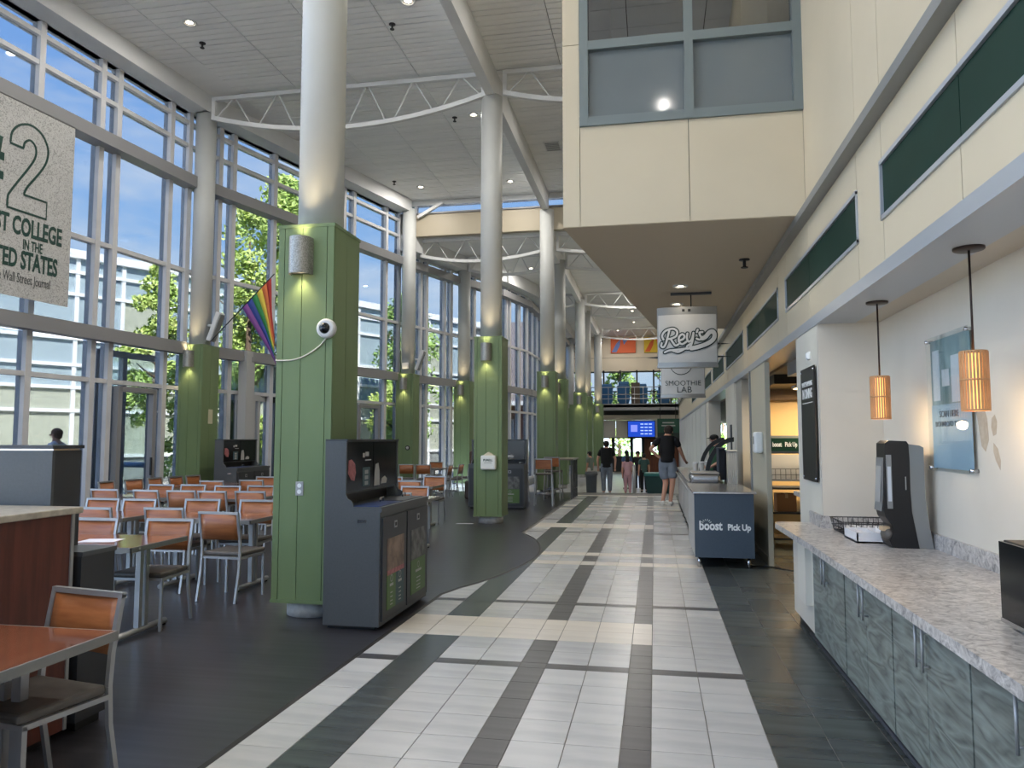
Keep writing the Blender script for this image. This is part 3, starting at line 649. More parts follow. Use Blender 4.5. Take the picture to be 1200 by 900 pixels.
# side walls that close the far part to the right (ground floor already built)
# ================================================================== CEILING LAMPS
def downlight(x, y, z, label, group, power, col=(1.0, 0.95, 0.88), rad=0.11, zc=None):
    t = thing('downlight', label, 'ceiling light', (x, y, z), 0, group)
    obj('trim_ring', MB().lathe([(rad * 0.8, 0.012), (rad * 0.85, -0.012), (rad * 1.15, -0.012), (rad * 1.2, 0.004)], 24), M_white, t)
    obj('reflector', MB().lathe([(rad * 0.84, 0.0), (rad * 0.7, 0.015), (0.002, 0.018)], 24), M_chrome, t)
    obj('bulb', MB().ball((0, 0, 0.004), (rad * 0.5, rad * 0.5, 0.012), 14, 8), M_lamp2, t)
    if power > 0:
        l = bpy.data.lights.new('downlight_lamp', 'AREA'); l.shape = 'DISK'; l.size = rad * 1.5; l.energy = power; l.color = col
        lo = bpy.data.objects.new('downlight_lamp', l); C.objects.link(lo); lo.parent = t; lo.location = (0, 0, -0.016)
    return t
HL = 'unseen recessed downlight in the high slatted ceiling'
for (x, y, w_) in [(-8.01, 11.53, 'upper left above the banner, nearest the windows'), (-3.99, 11.63, 'at the top picture edge beside the tall ridge beam'), (-3.95, 16.16, 'left of the sanitizer pillar column, beyond the truss'), (-6.63, 20.65, 'far back, left of the column, by the clerestory'), (-3.96, 20.67, 'far back, right of the sanitizer pillar column')]: downlight(x, y, 8.976, 'recessed ceiling downlight ' + w_, 'high ceiling downlights', DOWN_W)
for (x, y) in [(-8.2, 7.0), (-6.0, 7.0), (-4, 7.0), (-1.8, 7.0), (-8.2, 2.5), (-6.0, 2.5), (-4, 2.5), (-1.8, 2.5), (-8.2, -2), (-6.0, -2), (-4, -2), (-1.8, -2), (0.3, 2.5), (0.3, -2), (-1.8, 11.6), (-1.7, 16.1), (-1.7, 20.6)]:  # unseen lamps carry the grid on, put in to light the hall
    downlight(x, y, 8.976, HL, 'high ceiling downlights', DOWN_W * (0.4 if x > -2.5 else 1.0))
for (x, y) in [(-1.0, 26), (-1.0, 31), (-1.0, 37), (-4.4, 27), (-1.0, 40.6), (-2.0, 43.6), (0.6, 29), (0.6, 40)]: downlight(x, y, 7.9, 'added downlight in the low far ceiling to brighten the far end', 'added low ceiling downlights', DOWN_W * 1.0)  # lamps added to brighten the dim far end
SL = ['nearer small warm downlight in the soffit above the hanging script sign', 'farther small warm downlight in the soffit above the hanging script sign']
SL_ = 'small warm downlight in the soffit above the hanging script sign'
for i_, (x, y) in enumerate([(0.37, 10.22), (0.36, 11.58)]): downlight(x, y, 3.656, SL[i_], 'soffit downlights', (2.0, 6)[i_], (1.0, 0.86, 0.66), 0.085)
def sprinkler(x, y, z, label):
    t = thing('sprinkler', label, 'sprinkler', (x, y, z), 0, 'fire sprinklers')
    obj('pipe', MB().cyl(0, 0, -0.09, 0.0, 0.018, 8), M_black, t); obj('rose', MB().lathe([(0.0, 0.0), (0.06, 0.0), (0.06, -0.012), (0.0, -0.012)], 12), M_black, t)
    obj('deflector', MB().cyl(0, 0, -0.1, -0.09, 0.04, 10), M_black, t)
for (x, y, w_) in [(-8.19, 12.2, 'near the lit downlight at upper left'), (-4.49, 12.25, 'near the ridge beam at the top edge'), (-4.41, 16.22, 'beyond the arched truss'), (-7.23, 20.05, 'far back above the windows')]: sprinkler(x, y, 8.98, 'small dark ceiling sprinkler ' + w_)
sprinkler(1.04, 8.83, 3.66, 'small dark fire sprinkler under the brown soffit')
vg = thing('ceiling_vent', 'small pale air vent in the slatted ceiling by the bulkhead', 'vent', (-2.42, 18.3, 8.975))
obj('vent_frame', MB().box(-0.2, 0.2, -0.3, 0.3, -0.015, 0.0), M_white, vg)
for i in range(6): obj('vent_slat', MB().box(-0.17, 0.17, -0.24 + i * 0.09, -0.19 + i * 0.09, -0.022, -0.015), M_railg, vg)
# ================================================================== OUTSIDE
M_pave = mat('plaza_paving', (186, 184, 178), 0.8, col2=(170, 168, 162), scale=(0.6, 0.6, 0.6))
g_ = struct('ground', MB().prism([(-120, -60), (-11.7, -60), (-11.7, -8.2), (-10.85, 3), (-9.95, 14.2), (-7.9, 21.9), (-7.0, 24.7), (-5.9, 27.2), (-5.25, 30), (-5.15, 46.7), (-5.15, 120), (-120, 120)], -0.5, -0.03), M_pave)
struct('ground', MB().box(-11.7, 60, -60, -8.25, -0.5, -0.03), M_pave)
M_lawn = mat('lawn', (96, 132, 60), 0.9, col2=(78, 112, 48), scale=(3, 3, 3))
struct('lawn', MB().box(-60, -13.5, 34, 80, -0.2, 0.0), M_lawn)
struct('ground', MB().box(-5.1, 60, 47, 120, -0.7, -0.36), M_lawn)
# facade with a white grid opposite the windows
FB = Vector((-20.3, 23.3, 0)); FD = Vector((math.sin(0.5), math.cos(0.5), 0)); FN = Vector((FD.y, -FD.x, 0))
fac = thing('glass_building', 'long pale building with a white window grid across the plaza', 'building')
M_fglass = mat('facade_glass', (156, 174, 184), 0.25, col2=(170, 186, 194), scale=(0.4, 0.4, 0.4))
M_fblind = mat('facade_blind', (182, 186, 170), 0.6, col2=(172, 176, 160), scale=(0.4, 0.4, 6))
M_fwhite = mat('facade_white', (236, 238, 240), 0.6)
M_redroof = mat('red_roof', (150, 88, 74), 0.8)
def fbox(s0, s1, z0, z1, d0, d1):
    a = FB + FD * s0 + FN * d0; b = FB + FD * s1 + FN * d0; c = FB + FD * s1 + FN * d1; d = FB + FD * s0 + FN * d1
    p = [(q.x, q.y) for q in (a, b, c, d)]
    ar = sum(p[i][0] * p[(i + 1) % 4][1] - p[(i + 1) % 4][0] * p[i][1] for i in range(4))
    return MB().prism(p if ar > 0 else p[::-1], z0, z1)
zs_f = [-0.05, 1.0, 2.62, 3.45, 4.25, 5.2, 6.8, 7.6, 8.2]; S0, S1, dS = -24.0, 22.4, 1.6
obj('wall', fbox(S0, S1, -0.05, 8.2, -6, -0.3), mat('facade_core', (120, 124, 124), 0.8), fac)
ns = int((S1 - S0) / dS)
for i in range(ns):
    for j in range(len(zs_f) - 1):
        m = M_fblind if (j in (1, 2) or (i % 5 == 1 and j < 6)) else M_fglass
        if j == 0: m = mat('facade_spandrel', (136, 140, 140), 0.5)
        obj('pane', fbox(S0 + i * dS + 0.06, S0 + (i + 1) * dS - 0.06, zs_f[j] + 0.04, zs_f[j + 1] - 0.04, -0.3, -0.08), m, fac)
for i in range(ns + 1): obj('mullion', fbox(S0 + i * dS - 0.07, S0 + i * dS + 0.07, -0.05, 8.2, -0.3, 0.0), M_fwhite, fac)
for z in zs_f[1:-1]: obj('transom', fbox(S0, S1, z - 0.06, z + 0.06, -0.3, 0.02), M_fwhite, fac)
obj('parapet', fbox(S0, S1, 8.1, 8.4, -6, 0.1), M_fwhite, fac); obj('roof', fbox(S0, -1.0, 8.4, 9.3, -6, -0.6), M_redroof, fac)
# brick and concrete buildings further along
M_brick = mat('mauve_concrete', (168, 158, 160), 0.85, col2=(150, 140, 142), scale=(1.0, 1.0, 0.3))
M_rbrick = mat('red_brick_far', (172, 120, 108), 0.85, col2=(150, 100, 90), scale=(6, 6, 12))
cb = thing('concrete_building', 'mauve concrete building with balconies seen between the far columns', 'building', (-15, 50, 0))
obj('wall', MB().box(-9, 9, 0, 8, 4.0, 9.6), M_brick, cb); obj('lower_wall', MB().box(-9, 9, 1.5, 8, 0, 4.0), M_rbrick, cb)
for i in range(9): obj('fin', MB().box(-9 + i * 2 - 0.05, -9 + i * 2 + 0.05, -0.05, 0, 4.9, 9.6), M_fwhite, cb)
obj('band', MB().box(-9, 9, -0.05, 0.05, 3.9, 4.2), M_fwhite, cb)
for i in range(6):
    w = obj('window', MB().box(-8.4 + i * 3, -6.6 + i * 3, 1.4, 1.5, 0.6, 3.0), M_fwhite, cb)
    for q in range(2): obj('pane', MB().box(-8.3 + i * 3 + q * 0.85, -7.55 + i * 3 + q * 0.85, 1.36, 1.4, 0.7, 2.9), M_fglass, w)
gb = thing('grey_tower', 'plain grey concrete block behind the far window wall', 'building', (-24, 62, 0))
obj('wall', MB().box(-8, 6, 0, 10, 0, 11), mat('grey_block', (170, 166, 164), 0.85), gb); obj('parapet', MB().box(-8.2, 6.2, -0.1, 10, 11, 11.4), M_fwhite, gb)
# trees
M_leaf = mat('leaf_green', (172, 200, 112), 0.6, col2=(136, 174, 88), scale=(1.5, 1.5, 1.5))
M_leafy = mat('leaf_yellow_green', (204, 218, 128), 0.6, col2=(168, 196, 100), scale=(1.5, 1.5, 1.5))
M_bark = mat('bark', (110, 92, 76), 0.9)
def tree(x, y, h, rad, label, n=2600, m=None, z0=0.25, seed=1, leaf=0.16):
    rn = random.Random(seed); t = thing('tree', label, 'tree', (x, y, 0), 0, 'trees outside the windows')
    tb = MB().tube([(0, 0, -0.03), (0.05, 0.02, h * 0.3), (0, 0, h * 0.9)], [h * 0.018, h * 0.014, 0.02], 8)
    for k in range(10):
        a = rn.uniform(0, 6.28); zz = h * rn.uniform(z0, 0.75); L = rad * rn.uniform(0.5, 0.9)
        tb.tube([(0, 0, zz), (math.cos(a) * L * 0.5, math.sin(a) * L * 0.5, zz + L * 0.35), (math.cos(a) * L, math.sin(a) * L, zz + L * 0.8)], [0.05, 0.03, 0.012], 6)
    obj('trunk', tb, M_bark, t); mb = MB()
    cl_ = []
    for k in range(44):
        u = rn.uniform(0, 1); zz = h * (z0 + (1 - z0) * u); rr = rad * (math.sin(math.pi * min(1, 0.18 + 0.82 * u)) ** 0.7); a = rn.uniform(0, 6.28); q = rn.uniform(0.3, 0.95)
        cl_.append((math.cos(a) * rr * q, math.sin(a) * rr * q, zz, rad * rn.uniform(0.2, 0.38)))
    for k in range(n):
        c = rn.choice(cl_); d = Vector((rn.gauss(0, 1), rn.gauss(0, 1), rn.gauss(0, 1))).normalized() * c[3] * rn.uniform(0.5, 1.05); p = Vector(c[:3]) + d
        u = Vector((rn.gauss(0, 1), rn.gauss(0, 1), rn.gauss(0, 1))).normalized(); w = u.orthogonal().normalized(); s = leaf * rn.uniform(0.6, 1.2)
        mb.add([p - u * s, p + w * s * 0.5, p + u * s, p - w * s * 0.5], [(0, 1, 2, 3)])
    f = obj('foliage', mb, m or M_leaf, t); f['kind'] = 'stuff'
    return t
tree(-13.9, 19.0, 6.6, 0.95, 'slender young tree outside, left of the flag pillar', 4840, M_leafy, 0.1, 3, 0.081)
tree(-14.3, 27.0, 11.6, 2.2, 'tall leafy tree outside, behind the rainbow flag', 9240, M_leafy, 0.12, 4, 0.124)
tree(-12.6, 21.6, 9.0, 1.2, 'tree with a narrow crown pressed close to the window by the near pillar', 5720, M_leafy, 0.1, 5, 0.093)
tree(-11.2, 33.0, 8.2, 2.0, 'broad tree outside between the near pillar and the next window column', 7040, M_leaf, 0.12, 6, 0.105)
tree(-10.2, 28.6, 3.6, 1.3, 'low bushy tree outside above the rear dining chairs', 4400, M_leafy, 0.45, 7, 0.081)
for i, (x, y) in enumerate([(-6.0, 62), (-2.6, 57), (1.0, 54.5), (5.0, 58)]):
    tree(x, y, 7.5, 1.7, ['leafy tree outside the far end windows, first from the left', 'leafy tree outside the far end windows, second from the left', 'leafy tree outside the far end windows, third from the left', 'leafy tree outside the far end windows, rightmost'][i], 1400, M_leaf, 0.1, 20 + i, 0.2)
# ================================================================== DINING CHAIRS
def chair_proto(label):
    t = thing('dining_chair', label, 'chair', (0, 0, 0), 0, 'plywood back dining chairs')
    w, r = 0.215, 0.0115
    for s in (-1, 1):
        obj('leg', MB().tube([(s * w, 0.20, 0.0), (s * w, 0.20, 0.43)], r, sq=True), M_steel, t)
        obj('leg', MB().tube([(s * w, -0.27, 0.0), (s * w, -0.215, 0.30), (s * w, -0.205, 0.47)], r, sq=True), M_steel, t)
    bf = MB()
    for s in (-1, 1): bf.tube([(s * w, -0.205, 0.47), (s * w, -0.215, 0.62), (s * w, -0.262, 0.87)], r, sq=True)
    bf.tube([(-w - r, -0.263, 0.868), (w + r, -0.263, 0.868)], 0.0125, sq=True)
    obj('back_frame', bf, M_steel, t)
    bk = MB(); n = 8; vs = []; fs = []
    for i in range(n + 1):
        x = -w + r + (2 * w - 2 * r) * i / n; dy = -0.014 * (1 - (2 * i / n - 1) ** 2)
        for (z, y) in ((0.605, -0.222), (0.73, -0.238), (0.855, -0.26)):
            vs += [(x, y + dy + 0.006, z), (x, y + dy - 0.006, z)]
    for i in range(n):
        a, b = 6 * i, 6 * (i + 1)
        fs += [(a, b, b + 2, a + 2), (a + 2, b + 2, b + 4, a + 4), (a + 1, a + 3, b + 3, b + 1), (a + 3, a + 5, b + 5, b + 3), (a, a + 1, b + 1, b), (a + 4, b + 4, b + 5, a + 5)]
    fs += [(0, 2, 3, 1), (2, 4, 5, 3)] + [(6 * n, 6 * n + 1, 6 * n + 3, 6 * n + 2), (6 * n + 2, 6 * n + 3, 6 * n + 5, 6 * n + 4)]
    bk.add(vs, fs, True); obj('backrest', bk, M_wood, t)
    sf = MB()
    for s in (-1, 1): sf.tube([(s * w, -0.205, 0.425), (s * w, 0.21, 0.425)], r, sq=True)
    sf.tube([(-w, 0.20, 0.425), (w, 0.20, 0.425)], r, sq=True).tube([(-w, -0.2, 0.425), (w, -0.2, 0.425)], r, sq=True); obj('seat_frame', sf, M_steel, t)
    st = MB().rbox(-w - 0.005, w + 0.005, -0.195, 0.225, 0.438, 0.482, 0.018, 3); obj('seat', st, M_seat, t)
    return t
CH = [  # x, y of the middle of the top rail, facing ('F' towards the camera, 'N' away, 'E' to the right), extra turn, label
 (-4.31, 6.17, 'F', 4, 'chair facing the camera at the nearest dining table, its backrest beside the table corner'),
 (-4.24, 6.82, 'N', -4, 'chair seen from behind, whole grey seat in view, just left of the near green pillar'),
 (-5.01, 6.10, 'F', 0, 'chair facing the camera at the left end of the nearest dining table'),
 (-5.07, 7.14, 'N', 2, 'chair seen from behind, dark reddish back between the two nearest tables'),
 (-5.84, 7.04, 'N', 0, 'chair seen from behind at far left, partly covered by the grey box'),
 (-5.35, 8.27, 'F', 3, 'chair facing the camera behind the second table, with a glossy bright back'),
 (-4.63, 8.27, 'F', 2, 'chair facing the camera behind the second table, cut by the near green pillar'),
 (-6.62, 8.16, 'F', 0, 'chair facing the camera at the second row left table, nearest the grey box'),
 (-6.11, 8.15, 'F', 0, 'chair facing the camera at the second row left table, right-hand seat'),
 (-7.82, 9.65, 'N', 0, 'leftmost chair of the third row seen from behind'),
 (-7.10, 9.58, 'N', -8, 'second chair from the left in the third row seen from behind'),
 (-6.55, 9.59, 'N', 0, 'third chair from the left in the third row seen from behind'),
 (-6.06, 9.57, 'N', -3, 'fourth chair from the left in the third row seen from behind'),
 (-5.51, 9.62, 'N', 2, 'fifth and rightmost chair of the third row seen from behind'),
 (-7.74, 10.82, 'F', 0, 'leftmost chair of the third row facing the camera'),
 (-7.22, 10.89, 'F', -2, 'second chair from the left in the third row facing the camera'),
 (-6.51, 10.71, 'F', -2, 'third chair from the left in the third row facing the camera'),
 (-6.02, 10.84, 'F', 2, 'rightmost chair of the third row facing the camera'),
 (-9.24, 11.43, 'E', 8, 'dark backlit chair at the window side, nearest to the grey box'),
 (-9.26, 12.15, 'E', -3, 'dark backlit chair at the window side, second from the grey box'),
 (-9.22, 12.68, 'E', 4, 'dark backlit chair at the window side, third from the grey box'),
 (-9.16, 13.22, 'E', 2, 'dark backlit chair at the window side, fourth from the grey box'),
 (-9.12, 13.72, 'E', -2, 'dark backlit chair right beside the flag pillar'),
 (-7.57, 11.94, 'N', 3, 'chair seen from behind in the fourth row, left of two'),
 (-7.04, 12.32, 'N', 4, 'chair seen from behind in the fourth row, right of two'),
 (-7.37, 13.47, 'F', -2, 'rear chair facing the camera in front of the second waste station'),
 (-3.62, 11.14, 'F', -3, 'chair facing the camera right behind the large grey waste station'),
 (-4.20, 12.59, 'N', -2, 'dark-backed chair seen from behind, beyond the large waste station'),
 (-4.24, 14.26, 'F', 0, 'chair facing the camera between the waste station and the sanitizer pillar'),
 (-3.45, 9.78, 'N', -3, 'chair seen from behind, only its top shows over the waste station lid'),
 (-4.98, 13.85, 'F', 0, 'chair facing the camera, half hidden behind the waste station display'),
 (-7.05, 20.85, 'N', 10, 'far chair seen from behind at the long pale table, left end'),
 (-6.5, 20.7, 'N', 4, 'far chair seen from behind at the long pale table, right of the left end'),
 (-6.9, 23.4, 'F', 0, 'far chair on the window side of the long pale table'),
 (-5.55, 20.2, 'E', 180, 'dark-backed far chair at the right side of the long pale table, nearest one'),
 (-5.5, 21.2, 'E', 176, 'dark-backed far chair at the right side of the long pale table, second one'),
 (-5.45, 22.1, 'E', 184, 'dark-backed far chair at the right side of the long pale table, farthest one'),
 (-8.28, 6.17, 'F', 0, 'chair hidden mostly behind the grey box, at the left edge of the room'),
]
ch0 = None
for (x, y, k, dr, lab) in CH:
    a = {'F': math.pi, 'N': 0.0, 'E': -math.pi / 2}[k] + R(dr)
    # the rail lies 0.26 behind the seat centre: move the origin forward along the facing direction
    fx, fy = -math.sin(a), math.cos(a); ox, oy = x + fx * 0.262, y + fy * 0.262
    lab = ('steel framed ' + lab) if len(lab.split()) < 14 else lab
    if ch0 is None:
        ch0 = chair_proto(lab); ch0.location = (ox, oy, 0.007); ch0.rotation_euler = (0, 0, a)
    else: dup(ch0, (ox, oy, 0.007), a, lab)
nearch = dup(ch0, (-2.71, 2.95, 0.007), math.pi - R(10), 'steel framed chair tucked under the foreground table corner, orange plywood back')
# ================================================================== TABLES
def table_proto(label, L=1.2, W=0.76):
    t = thing('dining_table', label, 'table', (0, 0, 0), 0, 'red laminate dining tables')
    obj('tabletop', MB().box(-L / 2 + 0.012, L / 2 - 0.012, -W / 2 + 0.012, W / 2 - 0.012, 0.715, 0.751), M_table, t)
    e_ = MB()
    for (a, b, c, d) in ((-L / 2, L / 2, -W / 2, -W / 2 + 0.012), (-L / 2, L / 2, W / 2 - 0.012, W / 2), (-L / 2, -L / 2 + 0.012, -W / 2, W / 2), (L / 2 - 0.012, L / 2, -W / 2, W / 2)): e_.box(a, b, c, d, 0.71, 0.75)
    obj('edge_band', e_, M_edge, t)
    for s in (-1, 1):
        x = s * (L / 2 - 0.16)
        for q in (-0.04, 0.04): obj('leg', MB().tube([(x, q, 0.06), (x, q, 0.71)], 0.022, sq=True), M_steel, t)
        f = obj('foot', MB().tube([(x, -0.33, 0.035), (x, 0.33, 0.035)], 0.026, 10), M_steel, t)
        for q in (-0.31, 0.31): obj('glide', MB().cyl(x, q, 0, 0.03, 0.018, 8), M_black, f)
        obj('bracket', MB().box(x - 0.03, x + 0.03, -0.3, 0.3, 0.69, 0.715), M_steel, t)
    return t
tb0 = table_proto('red laminate dining table nearest the partition, with a leg post in full view'); tb0.location = (-4.62, 5.62, 0.007); tb0.rotation_euler = (0, 0, R(2))
for (x, y, rz, lab) in [(-4.76, 7.62, 2, 'red laminate dining table left of the near green pillar'), (-6.2, 7.58, 0, 'red laminate dining table in the second row, left one'),
                        (-7.5, 10.22, 0, 'red laminate dining table in the third row, left one'), (-6.24, 10.2, 0, 'red laminate dining table in the third row, right one'),
                        (-7.3, 12.85, 0, 'red laminate dining table in the fourth row before the second waste station'),
                        (-8.3, 11.8, 90, 'red laminate dining table beside the window chairs, nearer one'), (-8.3, 13.15, 90, 'red laminate dining table beside the window chairs, farther one'),
                        (-3.75, 10.5, 0, 'red laminate dining table right behind the large waste station'), (-4.5, 13.35, 0, 'red laminate dining table between the waste station and the sanitizer pillar'),
                        (-6.35, 22.0, 75, 'long pale-looking dining table far back by the window pillars')]:
    dup(tb0, (x, y, 0.007), R(rz), lab)
dup(tb0, (-2.72, 2.41, 0.007), R(90), 'large red laminate table corner in the left foreground')
pp = thing('paper_sheet', 'white paper sheet lying on the nearest dining table', 'paper', (-4.55, 5.6, 0.7585), R(12)); obj('sheet', MB().rbox(-0.15, 0.15, -0.105, 0.105, 0, 0.0016, 0.0004, 1), mat('paper', (226, 224, 232), 0.6), pp)
tag(obj('paper_scrap', MB().prism([(-3.72, 13.93), (-3.42, 13.96), (-3.4, 14.02), (-3.7, 14.0)], 0.007, 0.012), mat('paper', (226, 224, 232), 0.6)), 'white paper scrap on the dark floor beside the sanitizer pillar foot', 'paper')
# ================================================================== WASTE STATIONS (width along local X, faces local -Y; display faces -Y)
M_post1 = mat('poster_navy', (20, 30, 44), 0.25); M_post2 = mat('poster_green', (84, 112, 62), 0.45); M_post3 = mat('poster_slate', (50, 78, 84), 0.45); M_photo = mat('poster_photo', (150, 128, 112), 0.5, col2=(96, 82, 74), scale=(9, 9, 7)); M_photo2 = mat('poster_photo_grey', (120, 120, 118), 0.5, col2=(70, 72, 70), scale=(14, 14, 12))
M_pink = mat('poster_pink', (176, 110, 110), 0.4, col2=(140, 70, 76), scale=(30, 30, 30)); M_pale = mat('poster_pale', (170, 169, 166), 0.5); M_blueprint = mat('lid_blue', (36, 60, 110), 0.4)
def waste(label, loc, rz, W=1.32, rich=True):
    t = thing('waste_station', label, 'waste station', loc, rz, 'grey waste stations')
    D = 0.5
    obj('body', MB().box(0, W, 0, D, 0.03, 0.98), M_binside, t)
    obj('plinth', MB().box(0.04, W - 0.03, 0.05, D - 0.03, 0.0, 0.03), M_black, t)
    obj('counter', MB().box(0, W, -0.015, D, 0.98, 1.02), M_binside, t)
    for i in range(2):
        x0 = 0.03 + i * (W - 0.03) / 2; x1 = x0 + (W - 0.03) / 2 - 0.03
        d = obj('door', MB().box(x0, x1, -0.018, 0.0, 0.07, 0.93), M_bindk, t)
        obj('latch', MB().box((x0 + x1) / 2 - 0.035, (x0 + x1) / 2 + 0.035, -0.024, -0.018, 0.82, 0.88), M_steel, d); obj('latch_slot', MB().box((x0 + x1) / 2 - 0.02, (x0 + x1) / 2 + 0.02, -0.026, -0.024, 0.835, 0.865), M_dark, d)
        a, b = x0 + 0.1, x1 - 0.08
        obj('poster_photo', MB().box(a, b, -0.023, -0.018, 0.46, 0.74), M_photo if i == 0 else M_photo2, d)
        if i == 0:
            obj('poster_green', MB().box(a, (a + b) / 2, -0.023, -0.018, 0.14, 0.455), M_post2, d); obj('poster_slate', MB().box((a + b) / 2, b, -0.023, -0.018, 0.14, 0.455), M_post3, d)
            obj('poster_band', MB().box(a, b, -0.0245, -0.023, 0.43, 0.47), M_pink, d)
        else: obj('poster_green', MB().box(a, b, -0.023, -0.018, 0.14, 0.455), M_post2, d)
        if rich:
            lm = MB()
            for (cx, ww) in (((a * 3 + b) / 4, 0.05), ((a + b * 3) / 4, 0.05)) if i == 0 else (((a + b) / 2, 0.1),):
                for q, z in enumerate((0.33, 0.27, 0.235, 0.2, 0.17)): lm.box(cx - ww * (0.9 if q == 0 else 0.6), cx + ww * (0.9 if q == 0 else 0.6), -0.0245, -0.023, z, z + (0.022 if q == 0 else 0.009))
                n = 14; ring = [(cx + 0.028 * math.cos(2 * math.pi * k / n), 0.395 + 0.028 * math.sin(2 * math.pi * k / n)) for k in range(n)]; ribbon(lm, ring, 0.006, -0.0245, -0.023, True)
            o_ = obj('poster_lettering', lm, M_pale, d); o_['kind'] = 'stuff'
    # upper display
    zz = 1.02
    for x0 in (0.0, W - 0.02):
        prof = [(0.30, zz), (D, zz), (D, 1.58), (0.31, 1.58), (0.31, 1.13)] + [(0.31 - 0.04 * math.sin(q * math.pi / 8), 1.13 - 0.11 * q / 4.0) for q in range(1, 4)]
        prof = [(0.24, zz), (D, zz), (D, 1.58), (0.31, 1.58), (0.31, 1.12), (0.295, 1.09), (0.26, 1.07), (0.245, 1.045)]
        obj('side_panel', MB().extr(prof, 'x', x0, x0 + 0.02), M_binside, t)
    obj('hood', MB().box(0.02, W - 0.02, 0.33, D, 1.12, 1.58), M_binside, t); obj('hood_top', MB().box(0, W, 0.30, D, 1.58, 1.595), M_bindk, t)
    obj('recess', MB().box(0.02, W - 0.02, 0.42, D, zz, 1.12), M_black, t)
    for i in range(2):
        x0 = 0.03 + i * (W - 0.06) / 2; x1 = x0 + (W - 0.06) / 2 - 0.012
        d = obj('display', MB().box(x0, x1, 0.318, 0.33, 1.14, 1.57), M_dkglass, t)
        if rich:
            if i == 0:
                obj('picture', MB().extr([(x0 + 0.03, 1.30), (x0 + 0.10, 1.24), (x0 + 0.17, 1.23), (x0 + 0.2, 1.30), (x0 + 0.18, 1.38), (x0 + 0.1, 1.42), (x0 + 0.04, 1.41)], 'y', 0.3155, 0.318), M_pink, d)
                obj('picture', MB().box(x0 + 0.36, x0 + 0.54, 0.3155, 0.318, 1.17, 1.34), M_post3, d)
                sq = MB()
                for q in range(3): sq.box(x0 + 0.41, x0 + 0.49, 0.3145, 0.3155, 1.18 + q * 0.05, 1.215 + q * 0.05)
                sq.box(x0 + 0.36, x0 + 0.4, 0.3145, 0.318, 1.43, 1.47).box(x0 + 0.42, x0 + 0.5, 0.3145, 0.318, 1.44, 1.48).box(x0 + 0.42, x0 + 0.56, 0.3145, 0.318, 1.40, 1.41); obj('icon', sq, M_pale, d)
            else:
                obj('picture', MB().extr([(x0 + 0.02, 1.16), (x0 + 0.16, 1.16), (x0 + 0.15, 1.30), (x0 + 0.12, 1.37), (x0 + 0.05, 1.36), (x0 + 0.03, 1.28)], 'y', 0.3155, 0.318), M_pale, d)
                obj('picture', MB().extr([(x0 + 0.2, 1.17), (x0 + 0.34, 1.17), (x0 + 0.36, 1.21), (x0 + 0.3, 1.24), (x0 + 0.22, 1.22)], 'y', 0.3155, 0.318), M_pale, d)
        l = obj('lid', MB().box(x0 + 0.02, x1 - 0.01, 0.03, 0.26, 1.02, 1.026), M_blueprint if i == 0 else M_bindk, t)
        obj('lid_handle', MB().tube([(x1 - 0.12, 0.2, 1.026), (x1 - 0.12, 0.2, 1.06), (x1 - 0.04, 0.2, 1.06), (x1 - 0.04, 0.2, 1.026)], 0.006, 6), M_chrome, l)
    obj('badge', MB().box(-0.002, 0.0, 0.12, 0.20, 0.89, 0.915), M_chrome, t)
    return t
w1 = waste('large grey waste station with picture displays beside the near green pillar', (-2.28, 6.07, 0.007), R(90))
w2 = waste('grey waste station against the windows, behind the dining chairs', (-8.3, 13.95, 0.007), R(90))
w3 = waste('grey waste station behind the sanitizer pillar, green poster facing the aisle', (-4.27, 17.1, 0.007), R(0))
# foreground partition with stone top, and the station standing behind it
pt = thing('wood_partition', 'mahogany cabinet with a pale stone top at the left edge', 'cabinet', (0, 0, 0.007))
obj('body', MB().box(-4.6, -3.12, 1.2, 3.62, 0.05, 1.19), M_cabwood, pt); obj('plinth', MB().box(-4.6, -3.17, 1.2, 3.58, 0, 0.05), M_black, pt)
obj('stone_top', MB().rbox(-4.65, -3.09, 1.15, 3.66, 1.19, 1.225, 0.006), M_stone, pt); obj('corner_strip', MB().box(-3.13, -3.112, 3.605, 3.625, 0.05, 1.19), M_steel, pt)
w4 = thing('waste_station', 'grey waste station seen from its back behind the mahogany cabinet', 'waste station', (0, 0, 0.007), 0, 'grey waste stations')
obj('body', MB().box(-4.6, -3.10, 3.67, 3.93, 0.06, 0.95), M_bindk, w4); obj('plinth', MB().box(-4.55, -3.14, 3.72, 3.9, 0, 0.06), M_black, w4)
obj('counter', MB().box(-4.6, -3.095, 3.67, 3.94, 0.95, 0.975), M_binside, w4); obj('display_back', MB().box(-4.6, -3.34, 3.70, 3.72, 0.975, 1.53), M_binside, w4); obj('hood', MB().box(-4.6, -3.34, 3.72, 3.92, 0.975, 1.53), M_bindk, w4); obj('hood_top', MB().box(-4.61, -3.33, 3.69, 3.93, 1.54, 1.56), M_bindk, w4); obj('top_strip', MB().box(-4.6, -3.345, 3.71, 3.91, 1.53, 1.54), M_chrome, w4)
